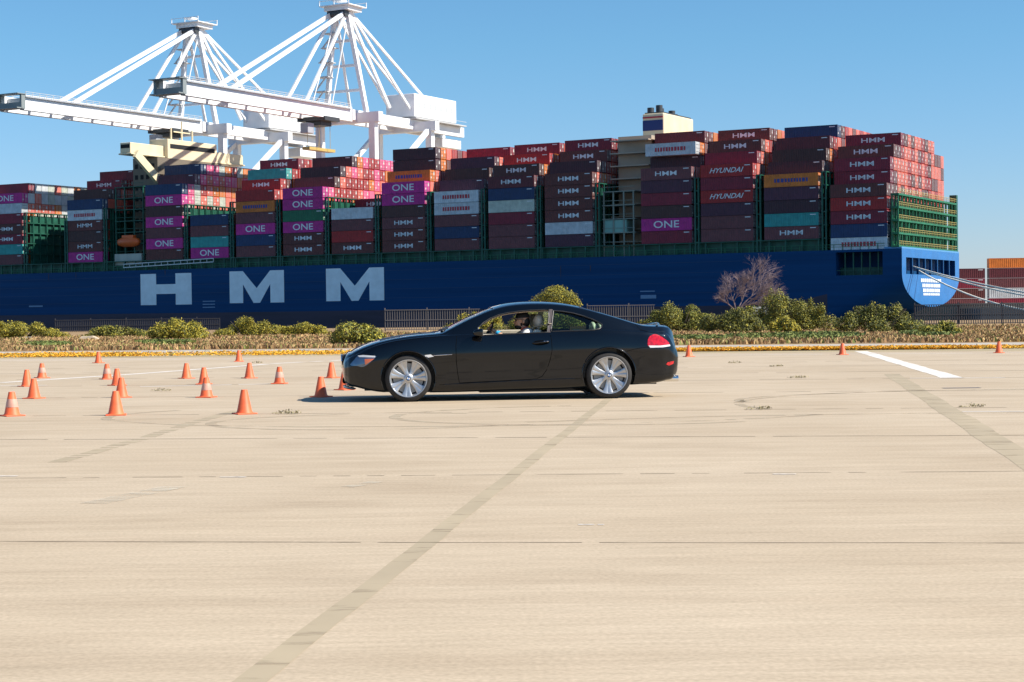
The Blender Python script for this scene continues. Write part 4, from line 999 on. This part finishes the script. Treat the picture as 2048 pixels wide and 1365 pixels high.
# grille, air dam, front lip
mb = MB()
for s_ in (-1, 1):
    pts = [(0.06, .46), (.30, .47), (.33, .56), (.26, .635), (.05, .64)]; k = len(pts)
    mb = MB(); mb.add([(-.912, s_ * y, z) for y, z in pts] + [(-.83, s_ * y, z + .015) for y, z in pts], [tuple(range(k)), tuple(range(k, 2 * k))] + [(i, (i + 1) % k, k + (i + 1) % k, k + i) for i in range(k)])
    g = mb.build('grille', M_BLK, car); 
    MB().tube([(-.914, s_ * y, z) for y, z in pts + pts[:1]], .011, 6).build('grille_surround', M_CHR, g, 60)
MB().box(-.905, -.78, -.50, .50, .245, .335).build('air_intake', M_SEAM, car, bevel=.03)
lip = []; 
for i in range(25):
    a = -1 + 2 * i / 24; lip.append((-.885 + .16 * abs(a) ** 2.6, a * .68, .185 + .01 * (1 - abs(a))))
MB().tube(lip, [.008] + [.020] * 23 + [.008], 8).build('front_lip', M_PAINT, car, 60)
MB().box(-.60, .9, -.60, .60, .15, .18).box(1.0, 2.4, -.62, .62, .10, .16).box(3.1, 3.5, -.55, .55, .18, .24).tube([(2.3, -.6, .15), (2.45, -.72, .11), (2.5, -.74, .06)], .02, 6).build('underbody', M_BLK, car)
# spoiler, exhaust, bonnet washer, wipers, plate recess
MB().tube([(3.60 - .10 * abs(a / .62) ** 2.2, a, f_zt(3.60) + .006 - .035 * abs(a / .62) ** 2) for a in np.linspace(-.62, .62, 25)], .020, 8).build('boot_lip', M_PAINT, car, 60)
for s_ in (-1, 1): MB().lathe([(.030, 3.58), (.040, 3.60), (.042, 3.79), (.036, 3.79), (.034, 3.62), (.001, 3.62)], 20, 'z').build('exhaust', M_CHR, car, 40, loc=(0, s_ * .60, .245), rot=(0, 0, 0)) if False else None
for s_ in (-1, 1):
    pr = [(.030, 3.58), (.041, 3.60), (.043, 3.80), (.036, 3.80), (.034, 3.66), (.001, 3.66)]; vs = []; fs = []; n_ = 20
    for k in range(n_):
        a = 2 * math.pi * k / n_; vs += [(t, s_ * .60 + r * math.cos(a), .255 + r * math.sin(a)) for r, t in pr]
    for k in range(n_):
        for i in range(len(pr) - 1): fs.append((k * 6 + i, k * 6 + i + 1, ((k + 1) % n_) * 6 + i + 1, ((k + 1) % n_) * 6 + i))
    MB().add(vs, fs).build('exhaust', M_CHR, car, 40)
MB().box(3.74, 3.80, -.28, .28, .33, .46).build('licence_plate', mat('plate_white', (.6, .6, .6), .5), car, bevel=.01)
for y in (-.35, .35): MB().ico((.20, y, f_zt(.2) - .004), (.018, .012, .012)).build('washer_jet', M_BLK, car, 60)
for y0_, y1_ in ((-.55, .02), (.0, .55)):
    MB().tube([(.50, y0_, .975), (.56, y0_ + .15, 1.00), (.60, y1_, 1.02)], [.016, .010, .006], 6).ico((.49, y0_, .965), (.03, .03, .02)).build('wiper', M_BLK, car, 60)
# floor, dashboard, inner door trims, rear shelf
MB().box(.55, 3.0, -.80, .80, .30, .36).box(.62, 1.02, -.74, .74, .36, .90).build('floor_and_dash', M_BLK, car)
MB().box(.62, 1.10, -.74, .74, .86, .925).build('dashboard', mat('dash_dark', (.03, .028, .026), .6), car, bevel=.02)
for s_ in (-1, 1):
    mb = MB(); mb.box(.80, 2.02, s_ * .79 - .02, s_ * .79 + .02, .36, .915 if s_ < 0 else .955); mb.build('door_card', M_CRM, car, bevel=.01)
    MB().box(2.0, 2.9, s_ * .78 - .02, s_ * .78 + .02, .36, .93).build('side_panel', mat('trim_dark', (.05, .05, .045), .6), car)
MB().box(2.62, 3.14, -.72, .72, .88, .925).build('rear_shelf', mat('trim_dark', (.05, .05, .045), .6), car)
def seat(x, y, front=True):
    e = MB(); L = .52
    e.box(x - .50, x + .02, y - .25, y + .25, .38, .54); s0 = e.build('seat_cushion', M_CRM, car, bevel=.05)
    pts = [(x - .03, .50), (x + .09, .50), (x + .23, .93 if front else .86), (x + .20, .97 if front else .89), (x + .12, .97 if front else .89), (x + .06, .88)]
    k = len(pts); mb = MB(); mb.add([(p[0], y - .25, p[1]) for p in pts] + [(p[0], y + .25, p[1]) for p in pts], [tuple(range(k)), tuple(range(k, 2 * k))] + [(i, (i + 1) % k, k + (i + 1) % k, k + i) for i in range(k)])
    b_ = mb.build('seat_back', M_CRM, car, bevel=.05)
    if front:
        mb = MB(); mb.ico((x + .20, y, 1.085), (.075, .135, .105), nu=20, nv=14); hr = mb.build('headrest', M_CRM, b_, 60)
        MB().tube([(x + .19, y - .06, .95), (x + .20, y - .06, 1.03)], .008, 6).tube([(x + .19, y + .06, .95), (x + .20, y + .06, 1.03)], .008, 6).build('headrest_post', M_CHR, b_, 60)
    else: MB().ico((x + .24, y, .975), (.05, .15, .085), nu=20, nv=14).build('headrest', M_CRM, b_, 60)
seat(1.66, -.38); seat(1.66, .38); seat(2.48, -.34, False); seat(2.48, .34, False)
MB().bar((1.98, -.80, 1.05), (1.74, -.50, .99), .05, .006).bar((1.74, -.50, .99), (1.62, -.30, .80), .05, .006).build('seat_belt', mat('belt_beige', (.42, .36, .27), .7), car)
# steering wheel
mb = MB(); pts = []
c0_ = Vector((1.14, -.38, .90)); ax = Vector((.42, 0, -.0)).normalized(); u_ = Vector((0, 1, 0)); v_ = Vector((.38, 0, .92)).normalized()
SWP = lambda a, r=.185: c0_ + u_ * r * math.cos(a) + v_ * r * math.sin(a)
mb.tube([SWP(2 * math.pi * i / 32) for i in range(33)], .016, 8); mb.tube([SWP(0), SWP(math.pi)], .018, 6); mb.tube([c0_, SWP(-math.pi / 2)], .018, 6)
mb.ico(tuple(c0_), (.03, .07, .06)); mb.tube([c0_, c0_ + Vector((-.22, 0, -.06))], .03, 8)
mb.build('steering_wheel', M_BLK, car, 60)

# wheels
def wheel(x, y, z, s_):
    w = MB(); r = .323; hw = .115
    w.lathe([(.247, -hw), (.262, -hw - .004), (.295, -hw + .001), (.312, -hw + .016), (r - .002, -hw + .04), (r, -.04), (r, .04), (r - .002, hw - .04), (.312, hw - .016), (.295, hw - .001), (.247, hw)], 72)
    t = w.build('wheel', M_RUB, car, 35, loc=(x, y, z)); t.name = 'wheel'
    if s_ > 0: t.rotation_euler = (0, 0, math.pi)
    rim = MB()
    rim.lathe([(.262, -hw - .001), (.257, -hw - .008), (.247, -hw - .006), (.240, -hw + .012), (.228, -hw + .03), (.222, .06), (.247, hw)], 72)
    ns = 7
    for k in range(ns):                       # wide paired spokes
        a0 = 2 * math.pi * (k + .15) / ns
        for da in (-.14, .14):
            pts_ = []
            for rr, yy, ww, th in ((.045, -hw + .022, .024, .03), (.10, -hw + .030, .022, .028), (.17, -hw + .024, .026, .024), (.240, -hw + .006, .040, .02)):
                a = a0 + da * (.35 + .65 * rr / .24); c_, s2 = math.cos(a), math.sin(a); pts_.append([(rr * c_ - q * ww * s2, yy + t_, rr * s2 + q * ww * c_) for q, t_ in ((-1, 0.006), (-.6, 0), (.6, 0), (1, .006), (1, th), (-1, th))])
            vs = [p for q in pts_ for p in q]; fs = [(i * 6 + j, i * 6 + (j + 1) % 6, (i + 1) * 6 + (j + 1) % 6, (i + 1) * 6 + j) for i in range(3) for j in range(6)] + [tuple(range(6)), tuple(range(18, 24))]
            rim.add(vs, fs)
    rim.lathe([(.0005, -hw + .006), (.034, -hw + .006), (.055, -hw + .014), (.070, -hw + .03), (.072, -hw + .06)], 40)
    ro = rim.build('rim', M_RIM, t, 35)
    MB().lathe([(.06, -.035), (.208, -.035), (.211, -.03), (.211, .0), (.06, .0)], 48).build('brake_disc', M_DISC, t, 35)
    cp = MB().lathe([(.0005, -hw + .0035), (.030, -hw + .0035), (.033, -hw + .008)], 32).build('centre_cap', M_BLK, t, 35)
    mb = MB()
    for q in range(4):
        pts_ = [(0, -hw + .002, 0)] + [(.022 * math.cos(math.pi / 2 * (q + i / 6) + .5), -hw + .002, .022 * math.sin(math.pi / 2 * (q + i / 6) + .5)) for i in range(7)]
        mb.add(pts_, [tuple(range(8))], q % 2)
    o_ = mb.build('roundel', [mat('roundel_blue', (.05, .18, .5), .3), mat('roundel_white', (.8, .8, .8), .3)], t)
for x, z in ((0, .322), (2.78, .326)):
    for s_ in (-1, 1):
        wheel(x, s_ * .795, z, s_)
        mb = MB(); vs = []; fs = []; N_ = 36               # wheel-house liner: an arched shell closed on its inner side
        for k in range(N_ + 1):
            a = R(-14 + 208 * k / N_)
            for rr, yy in ((.368, .875), (.368, .585), (.02, .585), (.02, .575), (.376, .575), (.376, .875)): vs.append((x + rr * math.cos(a), s_ * min(yy, W_at(x + rr * math.cos(a), min(.8, z + rr * abs(math.sin(a)))) - .03), z + .012 + rr * math.sin(a)))
        for k in range(N_):
            for j in range(6): fs.append((k * 6 + j, k * 6 + (j + 1) % 6, (k + 1) * 6 + (j + 1) % 6, (k + 1) * 6 + j))
        mb.add(vs, fs); mb.build('wheel_liner', M_BLK, car, 40)

# place the car: near front tyre on its spot, nose turned slightly towards the camera
YAW = R(5.0); g = ground(817, 803.6); 
Mz = Matrix.Rotation(YAW, 3, 'Z')
car.location = g - Mz @ Vector((0, -.80, 0)); car.rotation_euler = (0, 0, YAW)
def carw(v): return Vector(car.location) + Mz @ Vector(v)

pk = MB(); pk.box(-.11, .11, -.03, .03, 0, .075); pk.box(-.08, .08, -.032, -.0305, .02, .028, 1)
tag(pk.build('pouch', [mat('pouch_orange', (.95, .36, .12), .6), M_WT], loc=carw((2.37, -.735, .932)), rot=(0, 0, YAW)), 'small orange pouch with pale stripes behind the rear quarter window', 'pouch')
# ------------------------------------------------------------------ driver
M_SKIN = mat('skin', (.60, .34, .22), .5); M_HAIR = mat('hair_black', (.012, .010, .009), .6); M_CAP = mat('cap_black', (.012, .012, .014), .75)
M_SHIRT = mat('shirt_white', (.72, .71, .69), .8); M_BAND2 = mat('wristband_blue', (.04, .45, .75), .5); M_LAN = mat('lanyard_red', (.6, .05, .03), .6)
def skin_obj(chains, sub=1):
    """chains: list of (points, radii); the first point of a later chain may equal a point already laid"""
    vs = []; rs = []; es = []; idx = {}
    for pts, rr in chains:
        prev = None
        for p, r in zip(pts, rr):
            k = tuple(round(c, 4) for c in p)
            if k not in idx: idx[k] = len(vs); vs.append(p); rs.append(r)
            if prev is not None and prev != idx[k]: es.append((prev, idx[k]))
            prev = idx[k]
    me = bpy.data.meshes.new('sk'); me.from_pydata(vs, es, []); o = bpy.data.objects.new('sk', me); COL.objects.link(o)
    m_ = o.modifiers.new('s', 'SKIN'); m_.use_smooth_shade = True
    for i, r in enumerate(rs):
        sv_ = me.skin_vertices[0].data[i]; sv_.radius = r if isinstance(r, tuple) else (r, r); sv_.use_root = (i == 0)
    s2 = o.modifiers.new('u', 'SUBSURF'); s2.levels = sub; s2.render_levels = sub
    res_ = evaluated(o, 'skin'); bpy.data.objects.remove(o); return res_
def join_meshes(ms):
    bm = bmesh.new()
    for m_ in ms: bm.from_mesh(m_)
    r_ = bpy.data.meshes.new('j'); bm.to_mesh(r_); bm.free(); return r_
def remesh(me, v):
    o = bpy.data.objects.new('r', me); COL.objects.link(o); m_ = o.modifiers.new('r', 'REMESH'); m_.mode = 'VOXEL'; m_.voxel_size = v; m_.use_smooth_shade = True
    s2 = o.modifiers.new('s', 'SMOOTH'); s2.iterations = 3; s2.factor = .5
    r_ = evaluated(o, 'r'); bpy.data.objects.remove(o); return r_
DY = -.38; H = Vector((1.615, DY, 1.095))           # head centre
person = empty('person', 'driver in black cap, sunglasses and white shirt holding the steering wheel', 'person', car.location, YAW)
torso = skin_obj([([(1.60, DY, .50), (1.66, DY, .62), (1.70, DY, .76), (1.70, DY, .90), (1.675, DY, .955), (1.655, DY, .995), (1.635, DY, 1.04)], [(.15, .12), (.15, .12), (.165, .12), (.13, .10), (.065, .06), .056, .055]),
                  ([(1.70, DY, .90), (1.69, DY - .13, .915), (1.675, DY - .20, .895), (1.56, DY - .26, .79), (1.44, DY - .24, .80), (1.30, DY - .19, .895), (1.215, DY - .14, .955), (1.17, DY - .12, .985)], [(.13, .10), .075, .062, .050, .043, .040, .029, .030]),
                  ([(1.70, DY, .90), (1.69, DY + .13, .915), (1.68, DY + .20, .895), (1.57, DY + .27, .74), (1.45, DY + .25, .70), (1.30, DY + .20, .80), (1.21, DY + .17, .90), (1.16, DY + .16, .95)], [(.13, .10), .075, .062, .050, .043, .038, .028, .030])], 2)
hands = []
for sgn, base in ((-1, Vector((1.17, DY - .12, .985))), (1, Vector((1.16, DY + .16, .95)))):
    grip = SWP(math.acos(max(-1, min(1, (base.y - DY) / .185))))
    hands.append(skin_obj([([tuple(base), tuple(base.lerp(grip, .5) + Vector((-.004, 0, .022)))], [.026, (.020, .036)])], 1))
    pc = base.lerp(grip, .5) + Vector((-.004, 0, .022))
    for f, (L, r_) in enumerate(((.9, .0095), (1.0, .010), (.95, .0098), (.8, .0085))):
        off = Vector((0, (f - 1.5) * .019, -.003 * abs(f - 1.5)))
        a0 = pc + off; a1 = grip + off * 1.05 + Vector((-.010, 0, .030)); a2 = grip + off * 1.05 + Vector((-.036 * L, 0, .006)); a3 = grip + off + Vector((-.026 * L, 0, -.022)); 
        hands.append(skin_obj([([tuple(a0), tuple(a1), tuple(a2), tuple(a3)], [r_ * 1.15, r_ * 1.05, r_, r_ * .85])], 1))
    th = pc + Vector((0, -sgn * .03, -.01)); hands.append(skin_obj([([tuple(th), tuple(grip + Vector((.018, -sgn * .035, .004))), tuple(grip + Vector((.006, -sgn * .040, -.022)))], [.013, .011, .009])], 1))
hm = MB(); hm.ico(tuple(H + Vector((.018, 0, .03))), (.096, .077, .098), nu=28, nv=20)
hm.ico(tuple(H + Vector((-.028, 0, -.035))), (.066, .060, .082), nu=24, nv=16)
hm.ico(tuple(H + Vector((-.060, 0, -.095))), (.026, .030, .022)); hm.ico(tuple(H + Vector((-.098, 0, -.028))), (.018, .015, .016))
hm.bar(tuple(H + Vector((-.080, 0, .018))), tuple(H + Vector((-.100, 0, -.025))), .020, .020)
hm.ico(tuple(H + Vector((-.080, 0, .030))), (.018, .048, .012)); hm.ico(tuple(H + Vector((-.088, 0, -.055))), (.014, .026, .007)); hm.ico(tuple(H + Vector((-.085, 0, -.069))), (.014, .024, .008))
for s_ in (-1, 1): hm.ico(tuple(H + Vector((.022, s_ * .080, -.012))), (.018, .010, .032)); hm.ico(tuple(H + Vector((-.062, s_ * .032, -.012))), (.022, .018, .018))
me = remesh(join_meshes([torso] + hands + [hm.mesh('h')]), .0065)
me.materials.clear(); shade(me, 180); link('body', me, M_SKIN, person)
# clothes and hair follow the body
sh = skin_obj([([(1.60, DY, .50), (1.66, DY, .62), (1.70, DY, .76), (1.70, DY, .905), (1.682, DY, .955)], [(.16, .13), (.16, .13), (.175, .13), (.14, .108), (.078, .072)]),
               ([(1.70, DY, .905), (1.69, DY - .13, .917), (1.675, DY - .20, .897), (1.60, DY - .24, .835)], [(.14, .108), .084, .072, .064]),
               ([(1.70, DY, .905), (1.69, DY + .13, .917), (1.68, DY + .20, .897), (1.61, DY + .235, .83)], [(.14, .108), .084, .072, .064])], 2)
me = remesh(sh, .012); me.materials.clear(); shade(me, 180); link('shirt', me, M_SHIRT, person)
mb = MB(); mb.ico(tuple(H + Vector((.058, 0, -.012))), (.066, .078, .082), nu=24, nv=16); mb.build('hair', M_HAIR, person, 60)
mb = MB()                                            # beard: a shell under jaw and chin
mb.ico(tuple(H + Vector((-.042, 0, -.086))), (.054, .056, .040), nu=24, nv=14); mb.ico(tuple(H + Vector((-.008, 0, -.050))), (.030, .066, .040), nu=20, nv=12)
mb.build('beard', M_HAIR, person, 60)
mb = MB(); cc = H + Vector((.020, 0, .035)); vs = []; fs = []; n_ = 30
for j in range(9):
    t = j / 8 * math.pi / 2; 
    for k in range(n_): a = 2 * math.pi * k / n_; vs.append(cc + Vector((.105 * math.cos(t) ** .8 * math.cos(a), .087 * math.cos(t) ** .8 * math.sin(a), .004 + .088 * math.sin(t))))
for j in range(8):
    for k in range(n_): fs.append((j * n_ + k, j * n_ + (k + 1) % n_, (j + 1) * n_ + (k + 1) % n_, (j + 1) * n_ + k))
mb.add(vs, fs); mb.ico(tuple(cc + Vector((0, 0, .092))), (.008, .008, .006)); cp = mb.build('cap', M_CAP, person, 60)
vs = []; N_ = 14
for k in range(N_ + 1):
    a = math.pi / 2 + math.pi * k / N_; vs.append(cc + Vector((.100 * math.cos(a), .080 * math.sin(a), .006)))
    vs.append(cc + Vector((.100 * math.cos(a) - .082 * max(0, -math.cos(a)) ** .6, .080 * math.sin(a), -.002 - .008 * abs(math.sin(a)))))
mb = MB(); mb.add(vs + [v - Vector((0, 0, .005)) for v in vs], [(2 * k, 2 * k + 1, 2 * k + 3, 2 * k + 2) for k in range(N_)] + [(2 * (N_ + 1) + 2 * k, 2 * (N_ + 1) + 2 * k + 2, 2 * (N_ + 1) + 2 * k + 3, 2 * (N_ + 1) + 2 * k + 1) for k in range(N_)] + [(2 * k + 1, 2 * (N_ + 1) + 2 * k + 1, 2 * (N_ + 1) + 2 * k + 3, 2 * k + 3) for k in range(N_)])
mb.build('cap_brim', mat('brim_tan', (.30, .20, .15), .7), cp)
mb = MB()
for s_ in (-1, 1):
    mb.ico(tuple(H + Vector((-.080, s_ * .034, .010))), (.016, .030, .021), nu=16, nv=10)
    mb.tube([tuple(H + Vector((-.078, s_ * .060, .014))), tuple(H + Vector((-.03, s_ * .078, .016))), tuple(H + Vector((.03, s_ * .084, .008)))], .004, 6)
mb.build('sunglasses', mat('sunglass_black', (.008, .008, .010), .15, coat=1), person, 60)
wa, wb = Vector((1.285, DY - .185, .905)), Vector((1.255, DY - .165, .928)); MB().tube([wa, wb], .0445, 16, cap=False).build('wristband', M_BAND2, person, 60)
MB().tube([(1.60, DY - .06, .962), (1.625, DY - .082, .99), (1.68, DY - .078, 1.01), (1.715, DY, 1.015), (1.68, DY + .075, 1.01)], .007, 6).build('lanyard', M_LAN, person, 60)

# ------------------------------------------------------------------ cones
M_CONE = mat('cone_orange', (.86, .15, .05), .55, 0, .14, 9, .10); M_COLL = mat('cone_collar', (.62, .33, .25), .5, 0, .1, 10)
def make_cone():
    e = empty('traffic_cone', None, 'cone', (0, 0, 0), 0, 'small orange traffic cones set out on the concrete')
    MB().box(-.125, .125, -.125, .125, 0, .016).build('base', M_CONE, e, bevel=.006)
    MB().lathe([(.108, .012), (.102, .022), (.092, .035), (.040, .292), (.036, .300), (.030, .300), (.026, .292)], 24, 'z').build('cone_body', M_CONE, e, 40)
    return e
proto = make_cone()
coll = MB().lathe([(.0790, .110), (.0785, .113), (.0590, .208), (.0575, .212)], 24, 'z').build('collar', M_COLL, None, 40)
CN = [(24, 831, 1, 'nearest cone at the left frame edge, with pale collar'), (68, 796, 0, 'cone behind the leftmost nearest cone'), (54, 772, 0, 'cone in the left cluster, middle distance'),
      (84, 755, 1, 'far cone with pale collar in the left cluster'), (232, 829.5, 0, 'front cone of the second column from left'), (243, 794, 0, 'second cone back in the second column'),
      (234, 770, 0, 'third cone back in the second column'), (214, 757.5, 1, 'collared fourth cone back in the second column'), (197, 725, 0, 'farthest cone left, by the painted edge line'),
      (373, 756, 0, 'left cone of the pair in the third group'), (408, 767.5, 0, 'right cone of the pair in the third group'), (413, 794, 1, 'collared front cone of the third group'),
      (499, 755.5, 0, 'far cone of the fourth group, behind the lone front cone'), (478, 722, 0, 'farthest cone beyond the fourth group near the weedy strip'), (559, 766.5, 1, 'collared cone alone left of the car nose group'),
      (489, 827, 0, 'nearest lone cone well in front of the car'), (663, 755, 0, 'far cone of the three by the car nose'), (642, 793, 0, 'front cone of the three by the car nose'),
      (689, 779, 0, 'cone right at the car nose'), (1378, 712.5, 0, 'distant cone just right of the car boot'), (1685, 708.5, 0, 'distant cone at the top of the white stripe'), (1998, 705, 0, 'distant cone near the right frame edge')]
for i, (px, py, c_, lab) in enumerate(CN):
    if i == 0: e = proto; 
    else:
        e = proto.copy(); COL.objects.link(e)
        for ch in proto.children:
            if ch.name.startswith('collar'): continue
            k = ch.copy(); COL.objects.link(k); k.parent = e
    e.location = ground(px, py + 1.5); e.rotation_euler = (0, 0, random.uniform(0, 1.5)); e['label'] = 'orange ' + lab if 'cone' in lab.split()[:4] or True else lab
    if c_:
        k = coll.copy(); COL.objects.link(k); k.parent = e
bpy.data.objects.remove(coll)
for m_ in list(bpy.data.meshes):
    if m_.users == 0: bpy.data.meshes.remove(m_)
